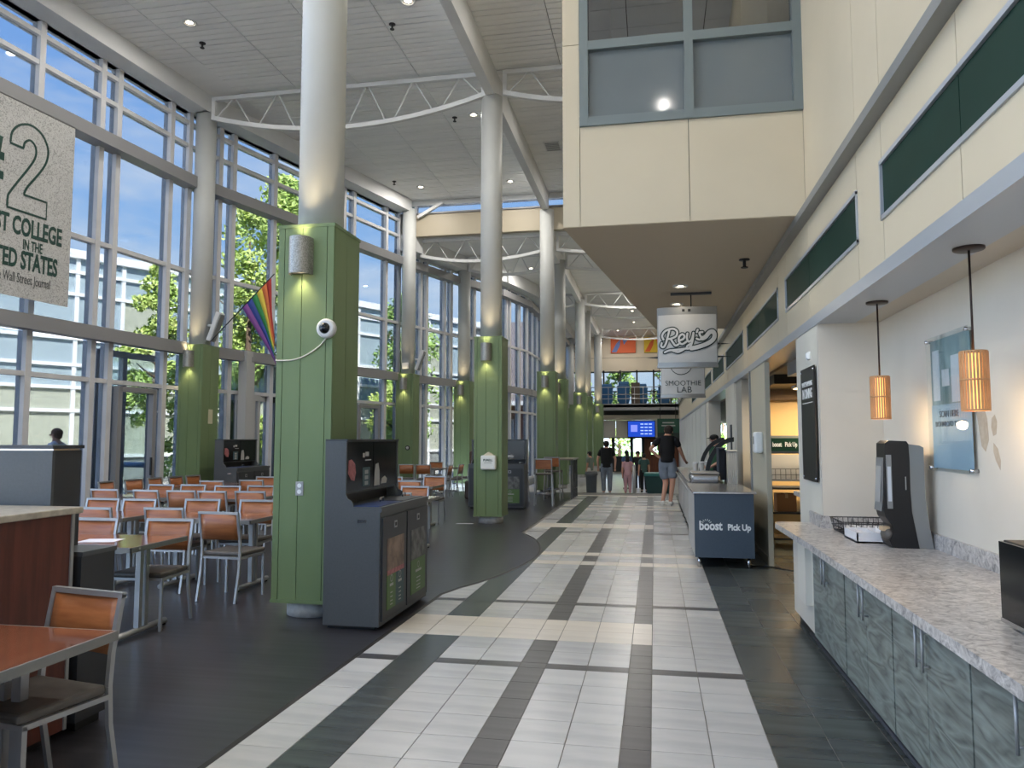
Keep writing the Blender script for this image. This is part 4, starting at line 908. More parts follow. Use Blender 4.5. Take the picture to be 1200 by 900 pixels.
# ================================================================== BAR STOOLS, HIGH TABLE, BOOTH
def stool(label, x, y, a, first=None):
    if first is not None: return dup(first, (x, y, 0.007), a, label)
    t = thing('bar_stool', label, 'stool', (x, y, 0.007), a, 'bar stools at the high table')
    w = 0.2
    for s in (-1, 1):
        obj('leg', MB().tube([(s * (w + 0.02), 0.22, 0), (s * w, 0.18, 0.74)], 0.014, sq=True), M_steel, t)
        obj('leg', MB().tube([(s * (w + 0.02), -0.24, 0), (s * w, -0.19, 0.74), (s * w, -0.25, 1.12)], 0.014, sq=True), M_steel, t)
    obj('footrest', MB().tube([(-w, 0.2, 0.28), (w, 0.2, 0.28)], 0.012, 8), M_chrome, t); obj('footrest', MB().tube([(-w, -0.21, 0.28), (w, -0.21, 0.28)], 0.012, 8), M_chrome, t)
    obj('seat', MB().rbox(-w - 0.01, w + 0.01, -0.19, 0.2, 0.73, 0.775, 0.015), M_seat, t); obj('back_frame', MB().tube([(-w - 0.01, -0.25, 1.12), (w + 0.01, -0.25, 1.12)], 0.015, sq=True), M_steel, t)
    obj('backrest', MB().box(-w + 0.012, w - 0.012, -0.25, -0.236, 0.88, 1.105), M_wood, t)
    return t
s0 = stool('bar stool seen from behind right of the third waste station, nearest', -2.66, 18.25, R(4)); stool('bar stool behind the nearest one, by the aisle edge', -2.66, 20.0, R(-3), s0); stool('bar stool hidden in part behind the two front stools, facing right', -3.35, 18.9, R(-80), s0)
ht = thing('high_table', 'long high table with dark metal legs beside the aisle', 'table', (-2.55, 20.78, 0.007))
obj('tabletop', MB().rbox(-0.42, 0.42, -0.75, 0.75, 1.04, 1.08, 0.006), mat('high_table_top', (120, 112, 100), 0.35), ht)
for sx in (-0.36, 0.36):
    for sy in (-0.69, -0.23, 0.23, 0.69): obj('leg', MB().tube([(sx, sy, 0), (sx, sy, 1.04)], 0.02, sq=True), M_binside, ht)
for sx in (-0.36, 0.36): obj('stretcher', MB().tube([(sx, -0.69, 0.25), (sx, 0.69, 0.25)], 0.015, sq=True), M_binside, ht); obj('stretcher', MB().tube([(sx, -0.69, 0.1), (sx, 0.69, 0.98)], 0.012, sq=True), M_binside, ht)
bo = thing('booth_bench', 'dark brown booth bench with a high rounded back behind the stools', 'bench', (-4.35, 20.3, 0.007))
obj('back', MB().rbox(-0.7, 0.75, 0.0, 0.2, 0.0, 1.28, 0.05, 3), mat('booth_brown', (84, 62, 50), 0.45), bo); obj('seat', MB().rbox(-0.7, 0.75, -0.5, 0.0, 0.0, 0.47, 0.03), mat('booth_seat', (60, 46, 40), 0.5), bo)
# ================================================================== SMALL THINGS ON THE PILLARS
sd = thing('camera', 'round white dome camera on the near green pillar, below the sconce', 'camera', (-2.90, 6.33, 2.60))
obj('base', MB().tube([(0, 0.0, 0), (0, -0.045, 0), (0, -0.06, 0)], [0.088, 0.088, 0.07], 24), M_white, sd); obj('dome', MB().ball((-0.004, -0.05, 0), (0.052, 0.05, 0.052), 18, 12), M_dkglass, sd)
obj('lens', MB().ball((-0.015, -0.098, 0.025), 0.012, 8, 6), M_pale, sd)
cabl = smooth_pts([(-2.91, 6.322, 2.515), (-2.98, 6.322, 2.44), (-3.1, 6.322, 2.365), (-3.22, 6.322, 2.325), (-3.34, 6.322, 2.32), (-3.40, 6.33, 2.325), (-3.40, 6.40, 2.36)], 5)
tag(obj('cable', MB().tube(cabl, 0.0065, 6), mat('cable_white', (222, 218, 206), 0.5)), 'thin white cable looping from the dome camera across the green boards', 'cable')
ol = thing('power_outlet', 'metal wall outlet with white sockets on the near green pillar', 'outlet', (-3.14, 6.328, 1.16)); obj('plate', MB().rbox(-0.037, 0.037, -0.008, 0.002, -0.062, 0.062, 0.003), M_steel, ol)
for z in (-0.027, 0.027): obj('socket', MB().tube([(0, -0.007, z), (0, -0.012, z)], 0.02, 14), M_lettw, ol)
hs = thing('sanitizer_dispenser', 'white hand sanitizer dispenser on the aisle green pillar', 'dispenser', (-3.09, 14.0, 1.03))
obj('housing', MB().rbox(-0.145, 0.145, -0.12, 0.0, 0.0, 0.27, 0.03, 3), mat('dispenser_white', (226, 226, 220), 0.4), hs); obj('refill_top', MB().extr([(-0.1, 0.27), (0.1, 0.27), (0.05, 0.31), (0.0, 0.335), (-0.05, 0.305)], 'y', -0.1, -0.01), mat('dispenser_cream', (216, 206, 180), 0.5), hs)
text('lettering', 'PURELL', 0.055, M_lettg, hs, (0, -0.1215, 0.18), '-y', 0.002); text('lettering', 'HAND SANITIZER', 0.018, M_lettg, hs, (0, -0.1215, 0.13))
bx = thing('junction_box', 'small white box on the column above the second window pillar', 'box', (-7.37, 21.62, 3.82)); obj('box', MB().rbox(-0.1, 0.1, -0.05, 0.02, -0.09, 0.09, 0.01), M_white, bx)
kn = thing('bell', 'small round chrome alarm on the second window pillar', 'alarm', (-7.25, 21.55, 1.35)); obj('rim', MB().tube([(0, 0.0, 0), (0, -0.03, 0)], 0.07, 16), M_black, kn); obj('dial', MB().ball((0, -0.035, 0), (0.045, 0.02, 0.045)), M_pale, kn)
sg = thing('wall_plate', 'small beige notice plate on the dark side of the flag pillar', 'sign', (-9.193, 14.37, 2.08)); obj('plate', MB().rbox(-0.002, 0.012, -0.075, 0.075, -0.15, 0.15, 0.003), mat('beige_plate', (196, 190, 160), 0.6), sg)
def speaker(x, y, z, label):
    t = thing('speaker', label, 'speaker', (x, y, z)); t.rotation_euler = (0, R(20), 0)
    obj('case', MB().rbox(-0.05, 0.05, -0.1, 0.1, -0.3, 0.34, 0.015), M_white, t); obj('grille', MB().rbox(0.045, 0.075, -0.085, 0.085, -0.27, 0.31, 0.008), M_railg, t); obj('bracket', MB().tube([(-0.17, 0, 0.0), (-0.04, 0, 0.02)], 0.03, 8), M_white, t)
speaker(-9.08, 14.28, 3.95, 'white tilted loudspeaker on the column above the flag pillar'); speaker(-6.98, 21.8, 3.98, 'white tilted loudspeaker on the column by the far windows')
# flag
fg = thing('rainbow_flag', 'rainbow striped flag on a slanting dark pole by the windows', 'flag', (-9.0, 14.0, 3.62))
pd = Vector((1.40, 0.0, 1.36)); obj('pole', MB().tube([(0, 0, 0), tuple(pd)], 0.012, 8), M_black, fg)
cols = [(124, 70, 140), (44, 66, 140), (48, 130, 70), (214, 190, 70), (206, 112, 60), (170, 48, 42)]
for i, c in enumerate(cols):
    t0, t1 = 0.5 + i * 0.075, 0.5 + (i + 1) * 0.075; mb = MB(); n = 12; vs = []
    for q in range(n + 1):
        s = q / n
        for t_ in (t0, t1):
            # cloth hangs from the pole, each strand falls outward then gathers under the pole tip
            b = pd * t_; tip = Vector((1.33, 0, 1.29)); fall = Vector((0.47 * (1 - (t_ - 0.5) / 0.45) , 0.0, -1.22)); e_ = b + Vector((max(0.06, 0.80 - (t_ - 0.5) * 1.6) * s, 0.05 * math.sin(5 * s + 9 * t_) * s, -1.12 * s - 0.1 * s * s))
            vs.append(tuple(e_))
    mb.add(vs, [(2 * q, 2 * q + 1, 2 * q + 3, 2 * q + 2) for q in range(n)], True)
    o = obj('stripe', mb, mat('flag_%d' % i, c, 0.7), fg); md = o.modifiers.new('thick', 'SOLIDIFY'); md.thickness = 0.004
# banner hung from the transom beam
ban = thing('banner', 'grey speckled banner with a big outlined number two, upper left', 'banner', (0, 0, 0))
by0, by1 = 7.4, 10.98; bt = 0.33
def bpt(y, t=bt): d = wdir(y); return (wx(y) + d[1] * t, y - d[0] * t)
p0, p1 = bpt(by0), bpt(by1); bdir = Vector((p1[0] - p0[0], p1[1] - p0[1], 0)).normalized(); bnor = Vector((bdir.y, -bdir.x, 0)); brz = math.atan2(bdir.y, bdir.x)
M_ban = mat('banner_cloth', (150, 150, 148), 0.7, col2=(190, 190, 188), scale=(16, 16, 16), detail=2, lo=0.42, hi=0.47, dist=3.5, coord='Object')
bq = MB().prism([(p0[0], p0[1]), (p0[0] + bnor.x * 0.008, p0[1] + bnor.y * 0.008), (p1[0] + bnor.x * 0.008, p1[1] + bnor.y * 0.008), (p1[0], p1[1])], 3.83, 6.93); obj('cloth', bq, M_ban, ban)
obj('hem_rod', MB().tube([(p0[0], p0[1], 6.95), (p1[0], p1[1], 6.95)], 0.02, 8), M_mulld, ban)
def bloc(s, z, o_=0.012): return (p1[0] - bdir.x * s + bnor.x * o_, p1[1] - bdir.y * s + bnor.y * o_, z)   # s: distance from the right edge
brot = (R(90), 0, brz)
text('lettering', '#', 1.25, M_lettg, ban, bloc(1.52, 5.85), brot, 0.02, 0.002, 0.6)
two = [(0.0, 1.02), (0.02, 1.2), (0.14, 1.36), (0.34, 1.44), (0.54, 1.38), (0.66, 1.22), (0.68, 1.05), (0.62, 0.86), (0.47, 0.62), (0.33, 0.42), (0.27, 0.28)]
inner = [(0.23, 1.02), (0.25, 1.12), (0.34, 1.19), (0.43, 1.14), (0.46, 1.03), (0.43, 0.90), (0.33, 0.72), (0.17, 0.47), (0.03, 0.24), (0.0, 0.16), (0.0, 0.0)]
outl = smooth_pts(two, 4) + [(0.70, 0.28), (0.70, 0.0)] + smooth_pts(inner, 4)[::-1]
mb = MB(); ribbon(mb, outl, 0.035, -0.003, 0.0, True); o = obj('number_outline', mb, M_lettg, ban); o.location = bloc(1.2, 5.2); o.rotation_euler = (0, 0, brz)
text('lettering', 'BEST COLLEGE', 0.40, M_lettg, ban, bloc(0.18, 4.95), brot, 0.012, 0.002, 0.54, 'RIGHT'); text('lettering', 'IN THE', 0.23, M_lettg, ban, bloc(0.72, 4.68), brot, 0.004, 0.002, 0.5)
text('lettering', 'UNITED STATES', 0.40, M_lettg, ban, bloc(0.24, 4.42), brot, 0.012, 0.002, 0.52, 'RIGHT'); text('lettering', '-The Wall Street Journal', 0.22, mat('banner_grey_ink', (84, 88, 88), 0.6), ban, bloc(0.36, 4.13), brot, 0.0, 0.002, 0.5, 'RIGHT')
# ================================================================== RIGHT COUNTER
ct = thing('countertop', 'long grey marbled countertop with backsplash along the right wall', 'countertop', (0, 0, 0))
cpoly = [(1.10, -3.0), (1.085, 5.6), (1.065, 6.7), (1.055, 7.15), (1.075, 7.24), (1.12, 7.27), (1.39, 7.27), (1.39, 6.81), (1.895, 6.81), (1.895, -3.0)][::-1]
ar = sum(cpoly[i][0] * cpoly[(i + 1) % len(cpoly)][1] - cpoly[(i + 1) % len(cpoly)][0] * cpoly[i][1] for i in range(len(cpoly)))
obj('slab', MB().prism(cpoly if ar > 0 else cpoly[::-1], 0.805, 0.853), M_marble, ct)
obj('backsplash', MB().box(1.875, 1.897, -3.0, 6.81, 0.853, 0.955), M_marble, ct); obj('backsplash', MB().box(1.39, 1.875, 6.79, 6.815, 0.853, 0.955), M_marble, ct); obj('backsplash', MB().box(1.372, 1.395, 6.80, 7.27, 0.853, 0.955), M_marble, ct)
labs = ['grey-green base cabinet at the far end of the counter', 'grey-green base cabinet, second from the far end of the counter', 'grey-green base cabinet, third from the far end, with paired handles near the picture corner', 'grey-green base cabinet at the lower right corner of the picture', 'grey-green base cabinet closest to the camera, outside the lower right corner']
for i, (a, b) in enumerate([(5.27, 6.25), (4.27, 5.25), (3.28, 4.26), (2.30, 3.27), (1.3, 2.29)]):
    bc = thing('base_cabinet', labs[i], 'cabinet', (0, 0, 0), 0, 'counter base cabinets')
    obj('carcass', MB().box(1.215, 1.86, a, b, 0.09, 0.803), M_creamdk, bc); obj('toe_kick', MB().box(1.27, 1.3, a, b, 0.0, 0.09), M_black, bc)
    mid = (a + b) / 2
    for (c0, c1, hy) in ((a + 0.003, mid - 0.002, mid - 0.045), (mid + 0.002, b - 0.003, mid + 0.045)):
        q = (c0 + c1) / 2 + 0.05
        d = obj('door', MB().box(1.195, 1.215, c0, c1, 0.09, 0.80), M_gwood, bc)
        h = obj('handle', MB().tube([(1.195, hy, 0.585), (1.165, hy, 0.585)], 0.005, 8).tube([(1.195, hy, 0.735), (1.165, hy, 0.735)], 0.005, 8).tube([(1.165, hy, 0.56), (1.165, hy, 0.76)], 0.0065, 10), M_steel, d)
ep = thing('counter_end_support', 'white and cream end panel under the far tip of the counter', 'panel', (0, 0, 0))
obj('panel', MB().box(1.2, 1.38, 6.27, 7.12, 0.1, 0.803), M_wall, ep); obj('leg_box', MB().box(1.15, 1.21, 6.32, 6.62, 0.30, 0.803), M_pil, ep); obj('kick', MB().box(1.24, 1.38, 6.27, 7.1, 0.0, 0.1), M_black, ep)
tag(obj('conduit', MB().tube([(1.235, -2.0, 0.022), (1.235, 6.6, 0.022)], 0.014, 8), mat('conduit_grey', (70, 74, 84), 0.4)), 'grey conduit lying along the foot of the counter cabinets', 'conduit')
# microwave
mw = thing('microwave', 'black microwave on the counter at the right picture edge', 'microwave', (0, 0, 0.853))
obj('case', MB().rbox(1.39, 1.80, 2.82, 3.42, 0.02, 0.34, 0.006), M_black, mw); obj('door', MB().box(1.372, 1.39, 2.97, 3.415, 0.03, 0.335), M_dkglass, mw); obj('control_panel', MB().box(1.374, 1.39, 2.825, 2.965, 0.03, 0.335), M_dark, mw)
obj('bottom_trim', MB().box(1.37, 1.39, 2.82, 3.42, 0.012, 0.03), M_chrome, mw); obj('door_handle', MB().tube([(1.35, 2.99, 0.06), (1.35, 2.99, 0.31)], 0.008, 8), M_steel, mw)
for q in (2.86, 3.38):
    for x in (1.42, 1.76): obj('foot', MB().cyl(x, q, 0, 0.022, 0.012, 8), M_black, mw)
# napkin tower
nd = thing('napkin_dispenser', 'tall black napkin dispenser with a grey side on the counter', 'dispenser', (0, 0, 0.853))
def prof(pts, z=0.0): return [(a, b + z) for a, b in pts]
front = [(1.585, 0.05), (1.60, 0.005), (1.64, 0.0), (1.775, 0.0), (1.755, 0.12), (1.735, 0.25), (1.73, 0.40), (1.732, 0.60), (1.728, 0.715), (1.715, 0.735), (1.60, 0.74), (1.575, 0.72), (1.572, 0.60), (1.556, 0.33), (1.552, 0.27), (1.565, 0.21), (1.60, 0.16), (1.61, 0.11)]
obj('shell', MB().extr(front[::-1], 'y', 5.64, 5.84), M_dark, nd)
side = [(1.775, 0.0), (1.868, 0.0), (1.845, 0.15), (1.825, 0.35), (1.825, 0.69), (1.80, 0.705), (1.73, 0.715), (1.732, 0.60), (1.73, 0.40), (1.735, 0.25), (1.755, 0.12)]
obj('grey_side', MB().extr(side[::-1], 'y', 5.645, 5.835), M_railg, nd)
obj('ad_frame', MB().extr([(1.548, 0.25), (1.556, 0.33), (1.570, 0.62), (1.564, 0.62), (1.55, 0.33), (1.54, 0.25)], 'y', 5.66, 5.82), M_railg, nd); obj('ad_card', MB().extr([(1.543, 0.31), (1.5605, 0.56), (1.5575, 0.56), (1.540, 0.31)], 'y', 5.68, 5.80), M_pale, nd)
obj('ad_frame', MB().box(1.578, 1.612, 5.632, 5.64, 0.27, 0.64), M_railg, nd); obj('ad_card', MB().box(1.584, 1.606, 5.629, 5.633, 0.32, 0.56), mat('ad_paper', (206, 210, 216), 0.4), nd)
obj('scoop', MB().ball((1.60, 5.73, 0.085), (0.045, 0.08, 0.05)), M_seat, nd); obj('napkin', MB().prism([(1.555, 5.69), (1.605, 5.69), (1.605, 5.77), (1.555, 5.77)], 0.11, 0.14), mat('kraft_napkin', (196, 172, 140), 0.8), nd)
obj('lock_mark', MB().box(1.698, 1.704, 5.636, 5.64, 0.40, 0.49), M_pale, nd)
# white cutlery tray
tr_ = thing('cutlery_tray', 'low white plastic compartment tray beside the napkin dispenser', 'tray', (0, 0, 0.853))
M_tray = mat('tray_white', (232, 232, 234), 0.4)
obj('base', MB().box(1.43, 1.665, 5.87, 6.24, 0.0, 0.012), M_tray, tr_)
for (a, b, c, d) in ((1.43, 1.44, 5.87, 6.24), (1.655, 1.665, 5.87, 6.24), (1.43, 1.665, 5.87, 5.88), (1.43, 1.665, 6.23, 6.24)): obj('wall', MB().box(a, b, c, d, 0.0, 0.072), M_tray, tr_)
for x in (1.505, 1.585): obj('divider', MB().box(x - 0.004, x + 0.004, 5.88, 6.23, 0.012, 0.066), M_tray, tr_)
# black wire basket with packets
wb = thing('wire_basket', 'black wire basket with small packets behind the white tray', 'basket', (0, 0, 0.853))
mbk = MB(); X0, X1, Y0_, Y1_ = 1.45, 1.84, 6.30, 6.68
for z, e_ in ((0.008, 0.0), (0.05, 0.012), (0.105, 0.025)):
    q = [(X0 - e_, Y0_ - e_, z), (X1 + e_, Y0_ - e_, z), (X1 + e_, Y1_ + e_, z), (X0 - e_, Y1_ + e_, z), (X0 - e_, Y0_ - e_, z)]
    mbk.tube(q, 0.004, 6)
for i in range(11):
    x = X0 + (X1 - X0) * i / 10; mbk.tube([(x, Y0_ - 0.025, 0.105), (x, Y0_, 0.008), (x, Y1_, 0.008), (x, Y1_ + 0.025, 0.105)], 0.0025, 5)
for i in range(9):
    y = Y0_ + (Y1_ - Y0_) * i / 8; mbk.tube([(X0 - 0.025, y, 0.105), (X0, y, 0.008), (X1, y, 0.008), (X1 + 0.025, y, 0.105)], 0.0025, 5)
obj('wire', mbk, M_black, wb)
for i in range(9):
    x = 1.49 + 0.037 * i; o = obj('packet', MB().rbox(-0.016, 0.016, -0.06, 0.06, 0.0, 0.05, 0.004), M_pale if i % 2 else M_tray, wb, (x, 6.4 + 0.02 * (i % 3), 0.013)); o.rotation_euler = (0, 0, R(-8 + 5 * (i % 4)))
# ================================================================== PENDANT LAMPS
M_slat = mat('lamp_slat', (206, 160, 112), 0.5, col2=(186, 140, 94), scale=(20, 20, 6)); M_bronze = mat('bronze', (52, 40, 36), 0.4, 0.4); M_glow = emis('lamp_glow', (255, 170, 92), 2.4)
def pendant(x, y, label):
    t = thing('pendant_lamp', label, 'lamp', (x, y, 2.6), 0, 'slatted pendant lamps over the counter')
    obj('canopy', MB().lathe([(0, 0), (0.075, 0), (0.075, -0.016), (0.07, -0.02), (0, -0.02)], 24), M_bronze, t); obj('rod', MB().cyl(0, 0, -0.56, -0.02, 0.006, 8), M_bronze, t)
    s = obj('shade', MB().lathe([(0.055, -0.545), (0.064, -0.545), (0.064, -0.555), (0.055, -0.555)], 28).lathe([(0.057, -0.845), (0.067, -0.845), (0.067, -0.855), (0.057, -0.855)], 28).lathe([(0.062, -0.69), (0.068, -0.69), (0.068, -0.70), (0.062, -0.70)], 28), M_slat, t)
    me = MB().box(-0.0055, 0.0055, -0.003, 0.003, -0.85, -0.55).mesh('slat', M_slat); n = 26
    for i in range(n): a = 2 * math.pi * i / n; o = link('slat', me, s, (0.064 * math.cos(a), 0.064 * math.sin(a), 0), (0, 0, a + math.pi / 2))
    obj('diffuser', MB().lathe([(0.052, -0.56), (0.052, -0.845)], 20), M_glow, t); obj('spider', MB().box(-0.06, 0.06, -0.004, 0.004, -0.555, -0.55).box(-0.004, 0.004, -0.06, 0.06, -0.555, -0.55), M_bronze, t)
    l = bpy.data.lights.new('pendant_bulb', 'POINT'); l.energy = 3; l.color = (1.0, 0.72, 0.42); l.shadow_soft_size = 0.03
    lo = bpy.data.objects.new('pendant_bulb', l); C.objects.link(lo); lo.parent = t; lo.location = (0, 0, -0.9)
pendant(1.62, 4.22, 'wood slat pendant lamp in front of the blue wall poster, nearer one'); pendant(1.60, 5.79, 'wood slat pendant lamp above the napkin dispenser, farther one')
# ================================================================== SIGNS ON THE RIGHT
fp = thing('framed_poster', 'clear acrylic frame with pale blue posters on the alcove wall', 'poster', (0, 0, 0))
obj('acrylic', MB().box(1.862, 1.868, 4.93, 5.64, 1.39, 2.29), M_acryl, fp); obj('back_sheet', MB().box(1.885, 1.889, 4.96, 5.62, 1.80, 2.27), mat('teal_reflection', (140, 166, 172), 0.4, col2=(96, 128, 134), scale=(1, 5, 3)), fp)  # teal reflections in the acrylic, painted as a coloured sheet
obj('blue_sheet', MB().box(1.874, 1.878, 4.95, 5.60, 1.41, 1.83), mat('pale_blue_print', (150, 182, 206), 0.5), fp)
for (y0, y1, z0, z1) in ((5.12, 5.26, 1.84, 2.14), (5.30, 5.42, 1.95, 2.06), (5.46, 5.58, 1.86, 2.2)): obj('reflection_block', MB().box(1.882, 1.885, y0, y1, z0, z1), mat('reflection_pale', (206, 214, 224), 0.4), fp)  # pale shapes of the painted reflections
text('lettering', 'SCAN HERE', 0.062, mat('print_grey_ink', (96, 116, 130), 0.6), fp, (1.8725, 5.30, 1.765), '-x'); text('lettering', 'DOWNLOAD THE APP', 0.05, mat('print_grey_ink', (96, 116, 130), 0.6), fp, (1.8725, 5.28, 1.70), '-x')
for y in (4.95, 5.62):
    for z in (1.41, 2.27): obj('standoff', MB().tube([(1.9, y, z), (1.852, y, z)], 0.012, 10), M_chrome, fp)
dn = thing('dining_board', 'tall black notice board on the pier beside the counter', 'sign', (0, 0, 0))
obj('board', MB().box(1.372, 1.384, 6.90, 7.50, 1.23, 2.25), M_dark, dn); text('lettering', "WHAT'S HAPPENING", 0.062, M_lettw, dn, (1.370, 7.2, 2.10), '-x', 0.001, 0.001, 0.8); text('lettering', 'IN DINING', 0.12, M_lettw, dn, (1.370, 7.2, 2.01), '-x', 0.003, 0.001, 0.75)
obj('underline', MB().box(1.3695, 1.372, 6.98, 7.42, 1.928, 1.934), M_lettw, dn)
for y in (6.93, 7.47):
    for z in (1.26, 2.22): obj('standoff', MB().tube([(1.4, y, z), (1.366, y, z)], 0.01, 8), M_chrome, dn)
th = thing('thermostat', 'small cream thermostat on the pier above the black notice board', 'thermostat', (1.4, 7.2, 2.36)); obj('plate', MB().rbox(-0.02, 0.0, -0.05, 0.05, -0.035, 0.035, 0.004), M_lettw, th); obj('body', MB().rbox(-0.03, -0.018, -0.03, 0.03, -0.025, 0.025, 0.003), M_lettw, th)
so = thing('soap_dispenser', 'white wall dispenser with a grey window by the kitchen opening', 'dispenser', (1.4, 10.4, 1.42)); obj('case', MB().rbox(-0.11, 0.0, -0.11, 0.11, 0.0, 0.28, 0.03, 3), M_lettw, so); obj('window', MB().box(-0.114, -0.108, -0.04, 0.04, 0.12, 0.22), M_railg, so)
# ================================================================== KITCHEN BEHIND THE FIRST OPENING
ks = thing('pickup_sign', 'dark green pick up sign over the kitchen shelf', 'sign', (0, 0, 0))
obj('frame', MB().box(1.66, 2.75, 12.3, 12.36, 1.38, 1.66), M_railg, ks); obj('board', MB().box(1.68, 2.73, 12.285, 12.3, 1.42, 1.62), mat('sign_green', (16, 56, 42), 0.4), ks)
text('lettering', 'boost', 0.1, M_lettw, ks, (1.87, 12.282, 1.52), '-y', 0.004, 0.002, 0.58); text('lettering', 'Pick Up', 0.1, M_lettw, ks, (2.08, 12.282, 1.52), '-y', 0.003, 0.002, 0.58)
for x in (1.67, 2.74): obj('post', MB().box(x - 0.015, x + 0.015, 12.3, 12.36, 0.0, 1.4), M_railg, ks)
sh = thing('wire_shelf', 'dark metal kitchen shelf with pale bins under the pick up sign', 'shelf', (0, 0, 0))
obj('back_board', MB().box(1.7, 2.7, 12.6, 12.64, 0.98, 1.36), M_pale, sh); obj('shelf', MB().box(1.7, 2.7, 12.38, 12.95, 0.95, 0.98), M_steel, sh)
mbk = MB()
for i in range(14): mbk.tube([(1.7 + i * 0.077, 12.39, 0.98), (1.7 + i * 0.077, 12.39, 1.14)], 0.004, 5)
for z in (1.05, 1.14): mbk.tube([(1.7, 12.39, z), (2.7, 12.39, z)], 0.004, 5)
obj('guard_rail', mbk, M_black, sh)
for x in (1.71, 2.69): obj('post', MB().box(x - 0.015, x + 0.015, 12.9, 12.95, 0, 1.4), M_black, sh)
kc = thing('kitchen_cart', 'dark metal cart with cardboard boxes inside the kitchen', 'cart', (0, 0, 0))
for z in (0.12, 0.50, 0.86): obj('tray', MB().box(1.68, 2.6, 11.75, 12.24, z, z + 0.03), M_bindk, kc)
for x in (1.69, 2.59):
    for y in (11.76, 12.23): obj('post', MB().box(x - 0.02, x + 0.02, y - 0.02, y + 0.02, 0.06, 0.92), M_bindk, kc); obj('caster', MB().cyl(x, y, 0.0, 0.06, 0.03, 10), M_steel, kc)
cbx = thing('cardboard_box', 'brown cardboard box on the middle tray of the kitchen cart', 'box', (1.92, 11.98, 0.53)); obj('body', MB().rbox(-0.14, 0.14, -0.15, 0.15, 0, 0.26, 0.004, 1), mat('cardboard', (150, 110, 76), 0.8), cbx); obj('tape', MB().box(-0.02, 0.02, -0.152, 0.152, 0.2, 0.262), mat('tape', (186, 158, 118), 0.4), cbx)
side_c = thing('side_counter', 'small marbled counter tip sticking out beside the kitchen cart', 'counter', (0, 0, 0)); obj('slab', MB().rbox(1.52, 1.95, 8.0, 8.9, 0.98, 1.03, 0.006), M_marble, side_c); obj('support', MB().box(1.75, 1.93, 8.05, 8.85, 0, 0.98), M_pil, side_c)
kl = thing('kitchen_light', 'flat warm kitchen ceiling light above the cart', 'ceiling light', (2.6, 12.1, 2.38)); obj('housing', MB().box(-0.5, 0.5, -0.15, 0.15, 0.0, 0.04), M_white, kl); obj('diffuser', MB().box(-0.47, 0.47, -0.13, 0.13, -0.01, 0.0), emis('kitchen_glow', (255, 214, 150), 6), kl)
l = bpy.data.lights.new('kitchen_tube', 'AREA'); l.shape = 'RECTANGLE'; l.size = 0.9; l.size_y = 0.25; l.energy = 42; l.color = (1.0, 0.80, 0.52); lo = bpy.data.objects.new('kitchen_tube', l); C.objects.link(lo); lo.parent = kl; lo.location = (0, 0, -0.02)
# ================================================================== PICK UP COUNTER IN THE AISLE
M_navy = mat('counter_slate', (70, 84, 98), 0.45, col2=(66, 80, 94), scale=(40, 40, 40))
bc = thing('pickup_counter', 'slate blue pick up counter on steel legs at the aisle edge', 'counter', (0, 0, 0))
obj('front', MB().box(0.48, 1.20, 9.8, 9.83, 0.13, 0.92), M_navy, bc); obj('side', MB().box(0.48, 0.51, 9.83, 11.6, 0.13, 0.92), M_pale, bc); obj('side', MB().box(1.17, 1.20, 9.83, 11.6, 0.13, 0.92), M_navy, bc); obj('floor_panel', MB().box(0.51, 1.17, 9.83, 11.6, 0.13, 0.16), M_bindk, bc)
obj('steel_top', MB().rbox(0.46, 1.235, 9.78, 11.62, 0.92, 0.945, 0.004), M_chrome, bc)
for x in (0.535, 1.135):
    for y in (9.86, 11.5): obj('leg', MB().cyl(x, y, 0, 0.135, 0.022, 12), M_chrome, bc)
text('lettering', 'boost', 0.155, M_lettw, bc, (0.675, 9.797, 0.52), '-y', 0.005, 0.002, 0.78); text('lettering', 'Pick Up', 0.105, M_lettw, bc, (1.02, 9.797, 0.505), '-y', 0.004, 0.002, 0.85)
ry = MB()
for i in range(6): a = R(25 + i * 26); ry.tube([(0.625 + 0.04 * math.cos(a), 9.796, 0.545 + 0.04 * math.sin(a)), (0.625 + 0.068 * math.cos(a), 9.796, 0.545 + 0.062 * math.sin(a))], 0.004, 5)
obj('ray_mark', ry, M_lettw, bc)
tag(obj('floor_cable', MB().tube(smooth_pts([(1.1, 9.9, 0.012), (1.3, 10.0, 0.012), (1.45, 9.95, 0.012), (1.65, 9.7, 0.012), (2.0, 9.6, 0.012)], 5), 0.007, 6), M_black), 'thin black cord running from under the pick up counter', 'cord')
sc_ = thing('serving_counter', 'dark serving counter with steel rail behind the pick up counter', 'counter', (0, 0, 0))
obj('body', MB().box(0.58, 1.1, 11.75, 19.6, 0.06, 0.86), M_bindk, sc_); obj('top', MB().rbox(0.54, 1.14, 11.7, 19.65, 0.86, 0.90, 0.006), M_chrome, sc_); obj('plinth', MB().box(0.64, 1.05, 11.8, 19.55, 0, 0.06), M_black, sc_)
for y in (12.8, 14.6, 16.4, 18.2): obj('front_panel', MB().box(0.565, 0.58, y - 0.85, y + 0.85, 0.1, 0.82), M_pale, sc_)
obj('tray_rail', MB().tube([(0.5, 11.8, 0.82), (0.5, 19.5, 0.82)], 0.015, 8), M_steel, sc_)
pn = thing('steel_pan', 'oval steel food pan with a clear lid on the serving counter', 'pan', (0.80, 12.9, 0.9)); obj('pan', MB().rbox(-0.24, 0.24, -0.35, 0.35, 0.0, 0.14, 0.05, 3), M_chrome, pn); obj('lid', MB().rbox(-0.22, 0.22, -0.33, 0.33, 0.14, 0.17, 0.012), M_steel, pn)
